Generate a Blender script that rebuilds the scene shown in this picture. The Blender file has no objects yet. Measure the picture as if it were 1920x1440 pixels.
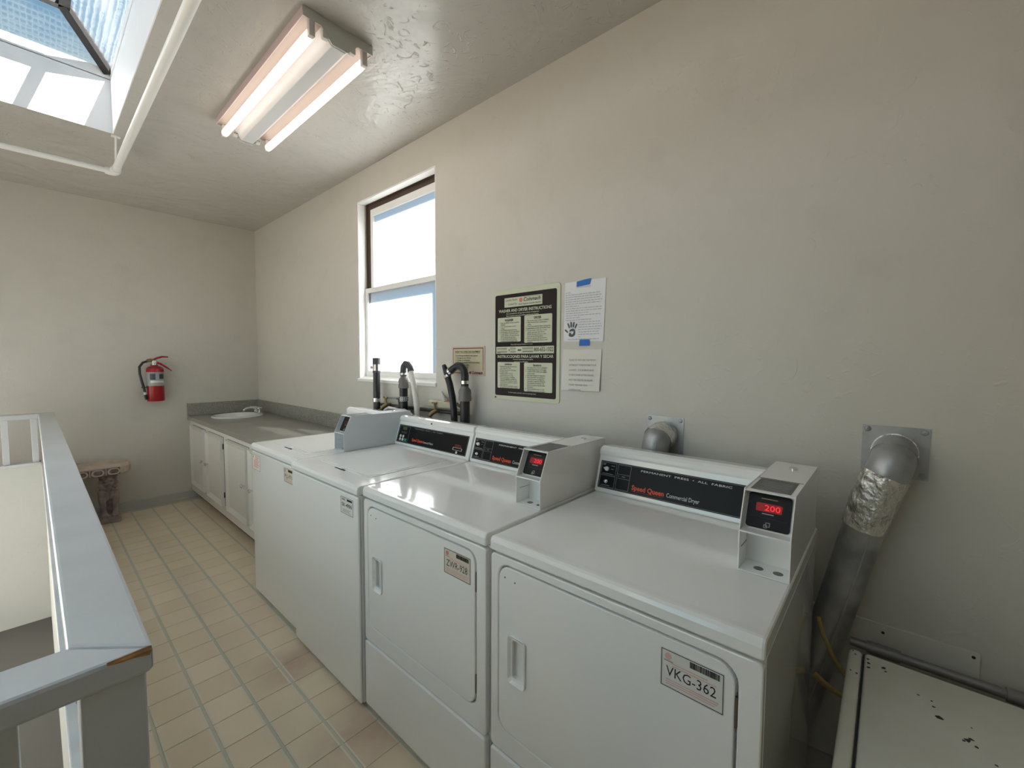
import bpy, bmesh, math, random
from mathutils import Vector, Matrix, noise
random.seed(7)
SC = bpy.context.scene
COL = SC.collection
PI = math.pi
# ------------------------------------------------------------------ camera, light, exposure
YAW, PITCH, ROLL, FPX = 0.8450930540, -0.0543462427, 0.0050041118, 798.67249
fw = Vector((math.sin(YAW)*math.cos(PITCH), math.cos(YAW)*math.cos(PITCH), math.sin(PITCH)))
rt = fw.cross(Vector((0, 0, 1))).normalized(); up0 = rt.cross(fw)
cr, sr = math.cos(ROLL), math.sin(ROLL)
rt, up0 = cr*rt + sr*up0, -sr*rt + cr*up0
cam = bpy.data.cameras.new('camera'); camo = bpy.data.objects.new('camera', cam); COL.objects.link(camo)
cam.sensor_width = 36; cam.lens = FPX/1920*36; cam.clip_start = .02
camo.matrix_world = Matrix(((rt.x, up0.x, -fw.x, -1.67529), (rt.y, up0.y, -fw.y, 0), (rt.z, up0.z, -fw.z, 1.40790), (0, 0, 0, 1)))
SC.camera = camo
SC.view_settings.view_transform = 'Standard'; SC.view_settings.look = 'None'
SC.view_settings.gamma = 1; SC.view_settings.exposure = 1.50; SC.view_settings.use_curve_mapping = False
SC.cycles.max_bounces = 14; SC.cycles.diffuse_bounces = 8; SC.cycles.glossy_bounces = 5
SC.cycles.transparent_max_bounces = 12; SC.cycles.sample_clamp_indirect = 12

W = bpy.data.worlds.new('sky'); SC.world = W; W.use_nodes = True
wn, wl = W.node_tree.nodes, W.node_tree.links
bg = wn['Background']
tc = wn.new('ShaderNodeTexCoord'); wno = wn.new('ShaderNodeTexNoise'); wno.inputs['Scale'].default_value = 3.2
wno.inputs['Detail'].default_value = 5; wno.inputs['Roughness'].default_value = .5
wr = wn.new('ShaderNodeValToRGB')
wr.color_ramp.elements[0].position = .49; wr.color_ramp.elements[0].color = (.17, .55, .98, 1)
wr.color_ramp.elements[1].position = .60; wr.color_ramp.elements[1].color = (.80, 1.0, 1.08, 1)
wl.new(tc.outputs['Generated'], wno.inputs['Vector']); wl.new(wno.outputs['Fac'], wr.inputs['Fac'])
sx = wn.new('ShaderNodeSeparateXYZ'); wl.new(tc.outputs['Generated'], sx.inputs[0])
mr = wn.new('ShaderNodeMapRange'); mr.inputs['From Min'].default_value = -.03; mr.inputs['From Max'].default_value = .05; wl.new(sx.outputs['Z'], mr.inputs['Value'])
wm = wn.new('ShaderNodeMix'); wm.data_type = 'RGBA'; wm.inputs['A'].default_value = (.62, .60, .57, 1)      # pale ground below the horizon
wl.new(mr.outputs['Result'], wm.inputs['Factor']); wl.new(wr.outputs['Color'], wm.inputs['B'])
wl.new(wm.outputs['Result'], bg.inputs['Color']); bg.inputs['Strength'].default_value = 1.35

sun = bpy.data.lights.new('sun', 'SUN'); sun.energy = 120; sun.angle = .0093; sun.color = (1, .955, .90)
suno = bpy.data.objects.new('sun', sun); COL.objects.link(suno); suno.location = (2, -3, 6)
suno.rotation_euler = Vector((-.335, .75, -1)).to_track_quat('-Z', 'Y').to_euler()
TUBE = .95        # radiance of the lit fluorescent tubes

H, YB = 2.807, 5.274
# ------------------------------------------------------------------ materials
MATS = {}
def mat(name, col, rough=.5, metal=0., spec=.5, coat=0., bump=None, var=None, emit=None, estr=0.):
    """bump=(scale,strength,distance) var=(scale,amount,colour2)"""
    m = bpy.data.materials.new(name); m.use_nodes = True; n, l = m.node_tree.nodes, m.node_tree.links
    b = n['Principled BSDF']; b.inputs['Base Color'].default_value = (*col, 1)
    b.inputs['Roughness'].default_value = rough; b.inputs['Metallic'].default_value = metal
    b.inputs['Specular IOR Level'].default_value = spec; b.inputs['Coat Weight'].default_value = coat
    b.inputs['Coat Roughness'].default_value = .05
    if emit: b.inputs['Emission Color'].default_value = (*emit, 1); b.inputs['Emission Strength'].default_value = estr
    g = n.new('ShaderNodeTexCoord')
    if var:
        t = n.new('ShaderNodeTexNoise'); t.inputs['Scale'].default_value = var[0]; t.inputs['Detail'].default_value = 6
        mx = n.new('ShaderNodeMix'); mx.data_type = 'RGBA'; mx.inputs['A'].default_value = (*col, 1); mx.inputs['B'].default_value = (*var[2], 1)
        r = n.new('ShaderNodeValToRGB'); r.color_ramp.elements[0].position = .42; r.color_ramp.elements[1].position = .66
        r.color_ramp.elements[1].color = (var[1],)*3 + (1,)
        l.new(g.outputs['Object'], t.inputs['Vector']); l.new(t.outputs['Fac'], r.inputs['Fac']); l.new(r.outputs['Color'], mx.inputs['Factor'])
        l.new(mx.outputs['Result'], b.inputs['Base Color'])
    if bump:
        t = n.new('ShaderNodeTexNoise'); t.inputs['Scale'].default_value = bump[0]; t.inputs['Detail'].default_value = 7
        bp = n.new('ShaderNodeBump'); bp.inputs['Strength'].default_value = bump[1]; bp.inputs['Distance'].default_value = bump[2]
        l.new(g.outputs['Object'], t.inputs['Vector']); l.new(t.outputs['Fac'], bp.inputs['Height']); l.new(bp.outputs['Normal'], b.inputs['Normal'])
    MATS[name] = m; return m

def paint(name, col, rough, strength):
    """trowelled plaster under paint: broad waves, trowel ridges, faint scuffs"""
    m = mat(name, col, rough, spec=.45); n, l = m.node_tree.nodes, m.node_tree.links; b = n['Principled BSDF']
    g = n.new('ShaderNodeTexCoord')
    a = n.new('ShaderNodeTexNoise'); a.inputs['Scale'].default_value = 2.6; a.inputs['Detail'].default_value = 4; a.inputs['Distortion'].default_value = 1.2
    c = n.new('ShaderNodeTexNoise'); c.inputs['Scale'].default_value = 14; c.inputs['Detail'].default_value = 8; c.inputs['Distortion'].default_value = 2.5
    r = n.new('ShaderNodeValToRGB'); r.color_ramp.elements[0].position = .60; r.color_ramp.elements[1].position = .72
    ad = n.new('ShaderNodeMath'); ad.operation = 'MULTIPLY_ADD'; ad.inputs[1].default_value = .16
    bp = n.new('ShaderNodeBump'); bp.inputs['Strength'].default_value = strength; bp.inputs['Distance'].default_value = .03
    l.new(g.outputs['Object'], a.inputs['Vector']); l.new(g.outputs['Object'], c.inputs['Vector'])
    l.new(c.outputs['Fac'], r.inputs['Fac']); l.new(r.outputs['Color'], ad.inputs[0]); l.new(a.outputs['Fac'], ad.inputs[2])
    l.new(ad.outputs[0], bp.inputs['Height']); l.new(bp.outputs['Normal'], b.inputs['Normal'])
    s = n.new('ShaderNodeTexNoise'); s.inputs['Scale'].default_value = 5; s.inputs['Detail'].default_value = 9
    mx = n.new('ShaderNodeMix'); mx.data_type = 'RGBA'; mx.inputs['A'].default_value = (*col, 1)
    mx.inputs['B'].default_value = tuple(x*.86 for x in col) + (1,)
    r2 = n.new('ShaderNodeValToRGB'); r2.color_ramp.elements[0].position = .55; r2.color_ramp.elements[1].position = .8; r2.color_ramp.elements[1].color = (.5, .5, .5, 1)
    l.new(g.outputs['Object'], s.inputs['Vector']); l.new(s.outputs['Fac'], r2.inputs['Fac']); l.new(r2.outputs['Color'], mx.inputs['Factor'])
    l.new(mx.outputs['Result'], b.inputs['Base Color'])
    return m
paint('wall', (.62, .595, .54), .42, .20)
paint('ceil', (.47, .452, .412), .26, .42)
paint('shaft', (.80, .80, .80), .45, .15)
paint('wellwall', (.60, .60, .575), .5, .2)
mat('enamel', (.885, .885, .868), .12, coat=.4)
mat('enamel_side', (.84, .845, .84), .10, coat=.6, bump=(3, .05, .01))
mat('grey_enamel', (.66, .70, .74), .30)
mat('cream_enamel', (.82, .81, .72), .25, coat=.2, var=(9, .25, (.66, .62, .5)))
mat('chip', (.05, .03, .025), .7)
mat('gap', (.03, .03, .03), .8)
mat('black_panel', (.006, .006, .007), .38, spec=.22)
mat('black_plastic', (.008, .008, .010), .4, spec=.25)
mat('white_ink', (.72, .74, .74), .5)
mat('grey_ink', (.30, .31, .32), .5)
mat('red_ink', (.75, .07, .02), .45)
mat('dim_red_ink', (.28, .03, .03), .45)
mat('black_ink', (.015, .013, .012), .6)
mat('pink_ink', (.72, .45, .42), .6)
mat('coral_ink', (.70, .20, .18), .6)
mat('sticker', (.74, .73, .69), .4)
mat('sticker_warm', (.66, .60, .52), .45)
mat('rust_hinge', (.17, .12, .09), .55, .4)
mat('chrome', (.75, .75, .76), .12, 1.0)
mat('galv', (.50, .51, .51), .42, .55, bump=(8, .08, .01), var=(14, .7, (.33, .34, .35)))
mat('galv_dark', (.44, .445, .45), .36, .5, bump=(6, .06, .01), var=(9, .7, (.18, .185, .19)))
mat('foil', (.80, .78, .74), .16, 1.0, bump=(34, .9, .02))
mat('laminate', (.19, .178, .158), .27, var=(300, 1., (.50, .48, .44)))
mat('cabinet', (.78, .76, .72), .35)
mat('toe', (.10, .055, .04), .7)
mat('porcelain', (.86, .86, .84), .08, coat=.5)
mat('rail_paint', (.60, .61, .62), .34, bump=(26, .12, .01), var=(5, .5, (.50, .51, .52)))
mat('bare_wood', (.50, .25, .085), .6, var=(40, .8, (.20, .09, .04)))
mat('base', (.50, .49, .45), .45)
mat('grout', (.58, .555, .44), .7, spec=.15)
mat('win_white', (.82, .81, .79), .4, bump=(40, .1, .005))
mat('win_brown', (.055, .030, .018), .6)
mat('steel_bar', (.018, .016, .016), .6, spec=.2)
mat('fix_white', (.62, .62, .62), .3)
mat('fix_pan', (.40, .33, .29), .35)
mat('fix_side_lit', (.60, .47, .47), .4)  # pink tint paints the warm tube glow onto the side flanges
mat('fix_grey', (.56, .57, .54), .45)
mat('socket', (.60, .58, .55), .4)
mat('dark_metal', (.10, .09, .08), .4, .6)
mat('white_pipe', (.74, .73, .70), .4)
mat('abs', (.018, .018, .020), .32)
mat('rubber', (.055, .055, .06), .55)
mat('iron', (.19, .18, .17), .55, .3, bump=(60, .3, .005))
mat('white_hose', (.78, .76, .70), .4)
mat('grey_hose', (.55, .54, .52), .45)
mat('brass', (.26, .19, .09), .4, .8)
mat('beige_plastic', (.52, .50, .36), .45)
mat('orange', (.70, .14, .03), .5)
mat('sign_cream', (.60, .62, .47), .4)
mat('sign_black', (.014, .006, .007), .45, spec=.25)
mat('small_sign_bg', (.55, .50, .33), .45)
mat('small_sign_edge', (.62, .47, .40), .45)
mat('maroon', (.10, .018, .012), .5)
mat('paper', (.80, .80, .82), .8)
mat('paper_warm', (.74, .72, .66), .8)
mat('paper_ink', (.42, .42, .45), .8)
mat('hand_ink', (.10, .115, .12), .8)
mat('type_ink', (.20, .19, .18), .8)
mat('tape', (.012, .15, .52), .55)
mat('ext_red', (.36, .004, .014), .25, coat=.25)
mat('ext_label', (.34, .36, .38), .35)
mat('ext_dark', (.05, .055, .07), .4)
mat('ext_silver', (.68, .68, .68), .3, .3)
mat('ext_yellow', (.62, .45, .10), .4)
mat('bench_top', (.56, .46, .36), .75, bump=(45, .35, .01), var=(6, .8, (.38, .30, .25)))
mat('bench_dark', (.235, .165, .155), .75, bump=(40, .4, .01), var=(16, .9, (.12, .06, .05)))
mat('bench_pale', (.55, .47, .40), .8)
mat('lion', (.22, .165, .155), .8, bump=(60, .35, .01), var=(20, .8, (.36, .29, .27)))
mat('board', (.66, .64, .58), .5, var=(3, .4, (.52, .49, .42)))
mat('conduit', (.30, .29, .27), .45, .5, bump=(20, .2, .005))
mat('yellow_hose', (.40, .29, .10), .5)
mat('knob', (.78, .77, .74), .3)
mat('green_button', (.02, .30, .18), .4)
mat('lcd', (.10, .11, .03), .3)
mat('led_dark', (.10, .004, .006), .25, emit=(1, .02, .03), estr=.05)
mat('led_off', (.05, .004, .006), .3)
mat('led', (.5, .01, .01), .3, emit=(1, .03, .05), estr=.26)
mat('grey_sticker', (.12, .115, .105), .45)
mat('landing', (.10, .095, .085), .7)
mat('tube_lit', (.9, .85, .8), .4, emit=(1.0, .86, .76), estr=TUBE)
mat('tube_end', (.70, .62, .55), .4, emit=(1.0, .75, .55), estr=.8)

def floor_tile_material():
    m = mat('tile', (.60, .505, .355), .30); n, l = m.node_tree.nodes, m.node_tree.links; b = n['Principled BSDF']
    oi = n.new('ShaderNodeObjectInfo'); ge = n.new('ShaderNodeNewGeometry')
    t = n.new('ShaderNodeTexNoise'); t.inputs['Scale'].default_value = 9; t.inputs['Detail'].default_value = 7
    l.new(ge.outputs['Position'], t.inputs['Vector'])
    mx = n.new('ShaderNodeMix'); mx.data_type = 'RGBA'; mx.inputs['A'].default_value = (.80, .69, .51, 1); mx.inputs['B'].default_value = (.71, .585, .415, 1)
    ad = n.new('ShaderNodeMath'); ad.operation = 'MULTIPLY_ADD'; ad.inputs[1].default_value = .45
    mu = n.new('ShaderNodeMath'); mu.operation = 'MULTIPLY'; mu.inputs[1].default_value = .6
    l.new(oi.outputs['Random'], mu.inputs[0]); l.new(t.outputs['Fac'], ad.inputs[0]); l.new(mu.outputs[0], ad.inputs[2]); l.new(ad.outputs[0], mx.inputs['Factor'])
    last = mx.outputs['Result']
    for (cx, cy, rad) in ((-.93, 2.02, .17), (-.90, 1.44, .22)):      # rust stains soaked into the vinyl by the machines
        vs = n.new('ShaderNodeVectorMath'); vs.operation = 'DISTANCE'; vs.inputs[1].default_value = (cx, cy, 0)
        l.new(ge.outputs['Position'], vs.inputs[0])
        mr = n.new('ShaderNodeMapRange'); mr.inputs['From Min'].default_value = rad; mr.inputs['From Max'].default_value = rad*.2
        mr.inputs['To Min'].default_value = 0; mr.inputs['To Max'].default_value = .9
        l.new(vs.outputs['Value'], mr.inputs['Value'])
        ml = n.new('ShaderNodeMath'); ml.operation = 'MULTIPLY'; l.new(mr.outputs['Result'], ml.inputs[0]); l.new(t.outputs['Fac'], ml.inputs[1])
        m2 = n.new('ShaderNodeMix'); m2.data_type = 'RGBA'; m2.inputs['B'].default_value = (.36, .20, .16, 1)
        l.new(ml.outputs[0], m2.inputs['Factor']); l.new(last, m2.inputs['A']); last = m2.outputs['Result']
    l.new(last, b.inputs['Base Color'])
floor_tile_material()
mat('tile_edge', (.70, .65, .52), .4)

def glass(name, transp, transl, tint, scale, dif=.9):
    m = bpy.data.materials.new(name); m.use_nodes = True; n, l = m.node_tree.nodes, m.node_tree.links
    n.remove(n['Principled BSDF']); out = n['Material Output']
    tr = n.new('ShaderNodeBsdfTransparent'); tr.inputs['Color'].default_value = (*tint, 1)
    tl = n.new('ShaderNodeBsdfTranslucent'); tl.inputs['Color'].default_value = (dif*.97, dif*.99, dif, 1)
    gl = n.new('ShaderNodeBsdfGlossy'); gl.inputs['Roughness'].default_value = .12
    v = n.new('ShaderNodeTexVoronoi'); v.feature = 'DISTANCE_TO_EDGE'; v.inputs['Scale'].default_value = scale; v.inputs['Randomness'].default_value = .25
    g = n.new('ShaderNodeTexCoord'); l.new(g.outputs['Object'], v.inputs['Vector'])
    r = n.new('ShaderNodeValToRGB'); r.color_ramp.elements[0].position = .0; r.color_ramp.elements[1].position = .22
    hi = transl; lo = transl + .014
    r.color_ramp.elements[0].color = (lo, lo, lo, 1); r.color_ramp.elements[1].color = (hi, hi, hi, 1)
    l.new(v.outputs['Distance'], r.inputs['Fac'])
    m1 = n.new('ShaderNodeMixShader'); l.new(r.outputs['Color'], m1.inputs['Fac']); l.new(tr.outputs[0], m1.inputs[1]); l.new(tl.outputs[0], m1.inputs[2])
    m2 = n.new('ShaderNodeMixShader'); m2.inputs['Fac'].default_value = .05; l.new(m1.outputs[0], m2.inputs[1]); l.new(gl.outputs[0], m2.inputs[2])
    l.new(m2.outputs[0], out.inputs['Surface'])
    MATS[name] = m
glass('sky_glass', .9, .0, (.37, .38, .385), 45)
glass('warm_fill_glass', .9, .0, (1.0, .87, .74), 45)  # tint added to warm the daylight entering by the added side window
glass('obscure_glass', .35, .92, (.9, .96, .97), 90, .42)

# ------------------------------------------------------------------ mesh helpers
class Fr:
    """a plane in the place: origin, right, up; normal faces the viewer"""
    def __init__(s, o, r, u): s.o, s.r, s.u = Vector(o), Vector(r).normalized(), Vector(u).normalized(); s.n = s.r.cross(s.u)
    def p(s, a, b, d=0.): return s.o + s.r*a + s.u*b + s.n*d
def FX(x): return Fr((x, 0, 0), (0, -1, 0), (0, 0, 1))     # faces -X; a = -y, b = z
def FY(y): return Fr((0, y, 0), (1, 0, 0), (0, 0, 1))      # faces -Y; a = x, b = z
def FZ(z): return Fr((0, 0, z), (1, 0, 0), (0, 1, 0))      # faces +Z; a = x, b = y
def rrpts(a0, b0, a1, b1, r, seg=5):
    r = max(1e-5, min(r, (a1-a0)/2-1e-5, (b1-b0)/2-1e-5)); out = []
    for cx, cy, s in ((a1-r, b1-r, 0), (a0+r, b1-r, 1), (a0+r, b0+r, 2), (a1-r, b0+r, 3)):
        for k in range(seg+1):
            t = (s + k/seg)*PI/2; out.append((cx+r*math.cos(t), cy+r*math.sin(t)))
    return out
class MB:
    def __init__(s): s.v, s.f = [], []
    def add(s, vs, fs):
        b = len(s.v); s.v += [Vector(x) for x in vs]; s.f += [tuple(i+b for i in f) for f in fs]; return s
    def box(s, a, b):
        (x0, y0, z0), (x1, y1, z1) = a, b
        return s.add([(x0,y0,z0),(x1,y0,z0),(x1,y1,z0),(x0,y1,z0),(x0,y0,z1),(x1,y0,z1),(x1,y1,z1),(x0,y1,z1)],
                     [(0,3,2,1),(4,5,6,7),(0,1,5,4),(1,2,6,5),(2,3,7,6),(3,0,4,7)])
    def bbox(s, a, b, w, seg=2):
        bm = bmesh.new(); bmesh.ops.create_cube(bm, size=1)
        for v in bm.verts: v.co = Vector([(a[i]+b[i])/2 + v.co[i]*(b[i]-a[i]) for i in range(3)])
        bmesh.ops.bevel(bm, geom=bm.edges[:], offset=w, segments=seg, profile=.5, affect='EDGES')
        bm.verts.index_update(); s.add([v.co.copy() for v in bm.verts], [tuple(v.index for v in f.verts) for f in bm.faces]); bm.free(); return s
    def poly(s, F, pts, d0, d1):
        n = len(pts); vs = [F.p(a, b, d0) for a, b in pts] + [F.p(a, b, d1) for a, b in pts]
        return s.add(vs, [tuple(range(n, 2*n)), tuple(range(n-1, -1, -1))] + [(i, (i+1) % n, n+(i+1) % n, n+i) for i in range(n)])
    def rr(s, F, a0, b0, a1, b1, r, d0, d1, seg=5): return s.poly(F, rrpts(a0, b0, a1, b1, r, seg), d0, d1)
    def ring(s, F, o, i, d0, d1, seg=5, di=None):
        """o,i = (a0,b0,a1,b1,r); front at d1, back at d0; di = depth of the inner lip's front edge"""
        po, pi_ = rrpts(*o, seg), rrpts(*i, seg); n = len(po); di = d1 if di is None else di
        vs = [F.p(a, b, d1) for a, b in po] + [F.p(a, b, di) for a, b in pi_] + [F.p(a, b, d0) for a, b in pi_] + [F.p(a, b, d0) for a, b in po]
        fs = []
        for k in range(n):
            j = (k+1) % n
            fs += [(k, j, n+j, n+k), (n+k, n+j, 2*n+j, 2*n+k), (2*n+k, 2*n+j, 3*n+j, 3*n+k), (3*n+k, 3*n+j, j, k)]
        return s.add(vs, fs)
    def tube(s, pts, r, n=12, caps=True):
        pts = [Vector(p) for p in pts]; m = len(pts); rs = r if isinstance(r, (list, tuple)) else [r]*m
        t = [(pts[min(i+1, m-1)] - pts[max(i-1, 0)]).normalized() for i in range(m)]
        u = t[0].orthogonal().normalized(); vs = []
        for i in range(m):
            u = (u - t[i]*u.dot(t[i])).normalized(); w = t[i].cross(u)
            vs += [pts[i] + (u*math.cos(2*PI*k/n) + w*math.sin(2*PI*k/n))*rs[i] for k in range(n)]
        fs = [(i*n+k, i*n+(k+1) % n, (i+1)*n+(k+1) % n, (i+1)*n+k) for i in range(m-1) for k in range(n)]
        if caps: fs += [tuple(range(n-1, -1, -1)), tuple(range((m-1)*n, m*n))]
        return s.add(vs, fs)
    def cyl(s, a, b, r, n=20, r2=None): return s.tube([a, b], [r, r if r2 is None else r2], n)
    def lathe(s, prof, o, axis=(0, 0, 1), n=28):
        o, ax = Vector(o), Vector(axis).normalized(); u = ax.orthogonal().normalized(); w = ax.cross(u); m = len(prof)
        vs = [o + ax*z + (u*math.cos(2*PI*k/n) + w*math.sin(2*PI*k/n))*r for r, z in prof for k in range(n)]
        fs = [(i*n+k, i*n+(k+1) % n, (i+1)*n+(k+1) % n, (i+1)*n+k) for i in range(m-1) for k in range(n)]
        return s.add(vs, fs + [tuple(range(n-1, -1, -1)), tuple(range((m-1)*n, m*n))])
    def ball(s, c, r, n=12):
        r = (r,)*3 if isinstance(r, (int, float)) else r; c = Vector(c)
        vs = [c + Vector((r[0]*math.sin(PI*i/n)*math.cos(2*PI*k/(2*n)), r[1]*math.sin(PI*i/n)*math.sin(2*PI*k/(2*n)), r[2]*math.cos(PI*i/n))) for i in range(1, n) for k in range(2*n)]
        q = 2*n; fs = [(i*q+k, (i+1)*q+k, (i+1)*q+(k+1) % q, i*q+(k+1) % q) for i in range(n-2) for k in range(q)]
        vs += [c + Vector((0, 0, r[2])), c - Vector((0, 0, r[2]))]; T = len(vs)-2
        fs += [(T, k, (k+1) % q) for k in range(q)] + [(T+1, (n-2)*q+(k+1) % q, (n-2)*q+k) for k in range(q)]
        return s.add(vs, fs)
    def disc(s, F, a, b, r, d0, d1, n=18, rb=None):
        return s.poly(F, [(a + r*math.cos(2*PI*k/n), b + (rb or r)*math.sin(2*PI*k/n)) for k in range(n)], d0, d1)
    def rect(s, F, a0, b0, a1, b1, d0, d1): return s.poly(F, [(a0, b0), (a1, b0), (a1, b1), (a0, b1)], d0, d1)
    def outline(s, F, a0, b0, a1, b1, t, d0, d1, r=.0005): return s.ring(F, (a0, b0, a1, b1, r), (a0+t, b0+t, a1-t, b1-t, r), d0, d1, 3)

ORG = {}
def link(o, parent):
    COL.objects.link(o)
    if parent is not None: o.parent = parent
    return o
def build(mb, name, m, parent=None, smooth=False, bevel=0, loc=None, fix=True):
    org = ORG[parent] if parent is not None else Vector(loc or (0, 0, 0))
    me = bpy.data.meshes.new(name); me.from_pydata([v - org for v in mb.v], [], mb.f)
    if fix:
        bm = bmesh.new(); bm.from_mesh(me); bmesh.ops.recalc_face_normals(bm, faces=bm.faces[:]); bm.to_mesh(me); bm.free()
    me.materials.append(MATS[m] if isinstance(m, str) else m)
    if smooth:
        me.polygons.foreach_set('use_smooth', [True]*len(me.polygons)); me.set_sharp_from_angle(angle=math.radians(38))
    o = bpy.data.objects.new(name, me); link(o, parent)
    if parent is None: o.location = org
    if bevel:
        b = o.modifiers.new('soft_edges', 'BEVEL'); b.width = bevel; b.segments = 2; b.limit_method = 'ANGLE'; b.angle_limit = math.radians(40)
    if name in ('small_print', 'barcode', 'print', 'strap_holes', 'paint_chips', 'dial_frames', 'slot_print', 'card_symbol', 'lettering'): o['kind'] = 'stuff'
    ORG[o] = org; return o
def tag(o, label, cat=None, group=None, kind=None):
    if label: o['label'] = label
    if cat: o['category'] = cat
    if group: o['group'] = group
    if kind: o['kind'] = kind
    return o
def thing(name, label, cat, loc, group=None, kind=None):
    o = bpy.data.objects.new(name, None); o.empty_display_size = .05; COL.objects.link(o); o.location = loc; ORG[o] = Vector(loc)
    return tag(o, label, cat, group, kind)
def struct(mb, name, m, label, smooth=False, bevel=0, cat=None):
    o = build(mb, name, m, None, smooth, bevel); return tag(o, label, cat or name.split('_')[0], kind='structure')
def text(s, F, a, b, size, m, parent, align='LEFT', width=None, d=.0006, bold=0., shear=0., line=1., name='lettering', space=1.):
    cu = bpy.data.curves.new('t', 'FONT'); cu.body = s; cu.size = size; cu.align_x = align; cu.offset = bold*size; cu.shear = shear
    cu.space_line = line; cu.space_character = space; cu.resolution_u = 2; cu.dimensions = '2D'; cu.fill_mode = 'FRONT'
    ob = bpy.data.objects.new('t', cu); COL.objects.link(ob)
    me = bpy.data.meshes.new_from_object(ob.evaluated_get(bpy.context.evaluated_depsgraph_get()))
    bpy.data.objects.remove(ob); bpy.data.curves.remove(cu)
    xs = [v.co.x for v in me.vertices] or [0]; k = 1.
    if width: k = width/(max(xs)-min(xs))
    x0 = min(xs) if align == 'LEFT' else 0
    mb = MB(); mb.v = [F.p(a + (v.co.x - x0)*k, b + v.co.y, d) for v in me.vertices]; mb.f = [tuple(p.vertices) for p in me.polygons]
    bpy.data.meshes.remove(me)
    return build(mb, name, m, parent, fix=False)

# ------------------------------------------------------------------ the room
WY0, WY1, WZ0, WZ1 = 2.119, 3.068, 1.262, 2.598      # window opening
XL, YN = -3.2, -2.1
ZB = -1.3
mb = MB()
mb.box((0, YN-.2, ZB), (.105, WY0, H+.1)); mb.box((0, WY1, ZB), (.105, YB+.2, H+.1)); mb.box((0, WY0, ZB), (.105, WY1, WZ0)); mb.box((0, WY0, WZ1), (.105, WY1, H+.1))
struct(mb, 'wall_right', 'wall', 'grey plastered wall behind the machines, with the window')
struct(MB().box((XL-.2, YB, ZB), (.0, YB+.2, H+.1)), 'wall_back', 'wall', 'grey plastered end wall with the fire extinguisher')
LY0, LY1, LZ0, LZ1 = .70, 2.30, .95, 2.35      # unseen side window, guessed from a dryer reflection, added for fill light
mb = MB(); mb.box((XL-.15, YN-.2, ZB), (XL, LY0, H+.1)); mb.box((XL-.15, LY1, ZB), (XL, YB, H+.1)); mb.box((XL-.15, LY0, ZB), (XL, LY1, LZ0)); mb.box((XL-.15, LY0, LZ1), (XL, LY1, H+.1))
struct(mb, 'wall_left', 'wall', 'plastered wall beyond the stairwell')
struct(MB().box((XL, YN-.2, ZB), (0, YN, H+.1)), 'wall_front', 'wall', 'plastered wall behind the viewer')
SX0, SX1, SY0, SY1, SZ = -2.72, -1.283, -.3, 3.68, 3.13   # skylight opening, shaft top
mb = MB()
mb.box((XL, YN, H), (SX0, YB, H+.1)); mb.box((SX1, YN, H), (0, YB, H+.1)); mb.box((SX0, YN, H), (SX1, SY0, H+.1)); mb.box((SX0, SY1, H), (SX1, YB, H+.1))
struct(mb, 'ceiling', 'ceil', 'glossy painted plaster ceiling around the skylight')
mb = MB()
e_ = .004
mb.box((SX0-.1, SY1-e_, H+.0005), (SX1+.1, SY1+.1, SZ)); mb.box((SX0-.1, SY0-.1, H+.0005), (SX1+.1, SY0+e_, SZ))
mb.box((SX1-e_, SY0+e_, H+.0005), (SX1+.1, SY1-e_, SZ)); mb.box((SX0-.1, SY0+e_, H+.0005), (SX0+e_, SY1-e_, SZ))
struct(mb, 'wall_shaft', 'shaft', 'white painted shaft rising to the skylight')

# floor: slab with a stairwell opening, vinyl tiles proud of the joints
RX0, RX1 = -1.657, -1.572           # side rail of the stairwell, inner and outer edge of the cap
RY0, RY1 = .79, 4.90
FT = -.0025
mb = MB()
mb.box((RX0+.02, YN, -.25), (0, YB, FT)); mb.box((XL, YN, -.25), (RX0+.02, RY0+.02, FT)); mb.box((XL, RY1-.03, -.25), (RX0+.02, YB, FT))
fl = struct(mb, 'floor', 'grout', 'cream vinyl floor tiles with grey-green lines')
TX, TY, TP, TQ = -1.269, 1.747, .1498, .1488
hx, hy, st, tk = (TP-.0115)/2, (TQ-.0032)/2, .0065, .0024
tm = bpy.data.meshes.new('tile')
vs, fs, mi = [], [], []
xs = [-hx, -hx+st, hx-st, hx]
for x in xs:
    for y in (-hy, hy): vs.append((x, y, tk))
for x, y in ((-hx, -hy), (hx, -hy), (hx, hy), (-hx, hy)): vs.append((x, y, 0))
fs = [(0, 2, 3, 1), (2, 4, 5, 3), (4, 6, 7, 5), (8, 9, 6, 0) , (9, 10, 7, 6), (10, 11, 1, 7), (11, 8, 0, 1)]
tm.from_pydata(vs, [], fs); tm.materials.append(MATS['tile']); tm.materials.append(MATS['tile_edge'])
for i, p in enumerate(tm.polygons): p.material_index = 0 if i == 1 else 1
ORG[fl] = Vector((0, 0, 0))
rest = MB()
for i in range(-14, 10):
    for j in range(-27, 26):
        cx, cy = TX + TP*(i+.5), TY + TQ*(j+.5)
        if cy+hy > YB or cx+hx > 0 or cx-hx < XL or cy-hy < YN: continue
        if cx-hx < RX0+.02 and RY0+.02 < cy+hy and cy-hy < RY1-.03: continue
        if -3 <= i <= 5 and 0 < cy and (cx < -.62) and cx > -1.75 and (cy > .2):
            o = bpy.data.objects.new('tile', tm); COL.objects.link(o); o.parent = fl; o.location = (cx, cy, FT)
        else: rest.box((cx-hx, cy-hy, FT), (cx+hx, cy+hy, FT+tk))
tag(build(rest, 'tile_field', 'tile', fl, fix=False), 'cream tiles under and behind the machines', kind='stuff')

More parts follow.
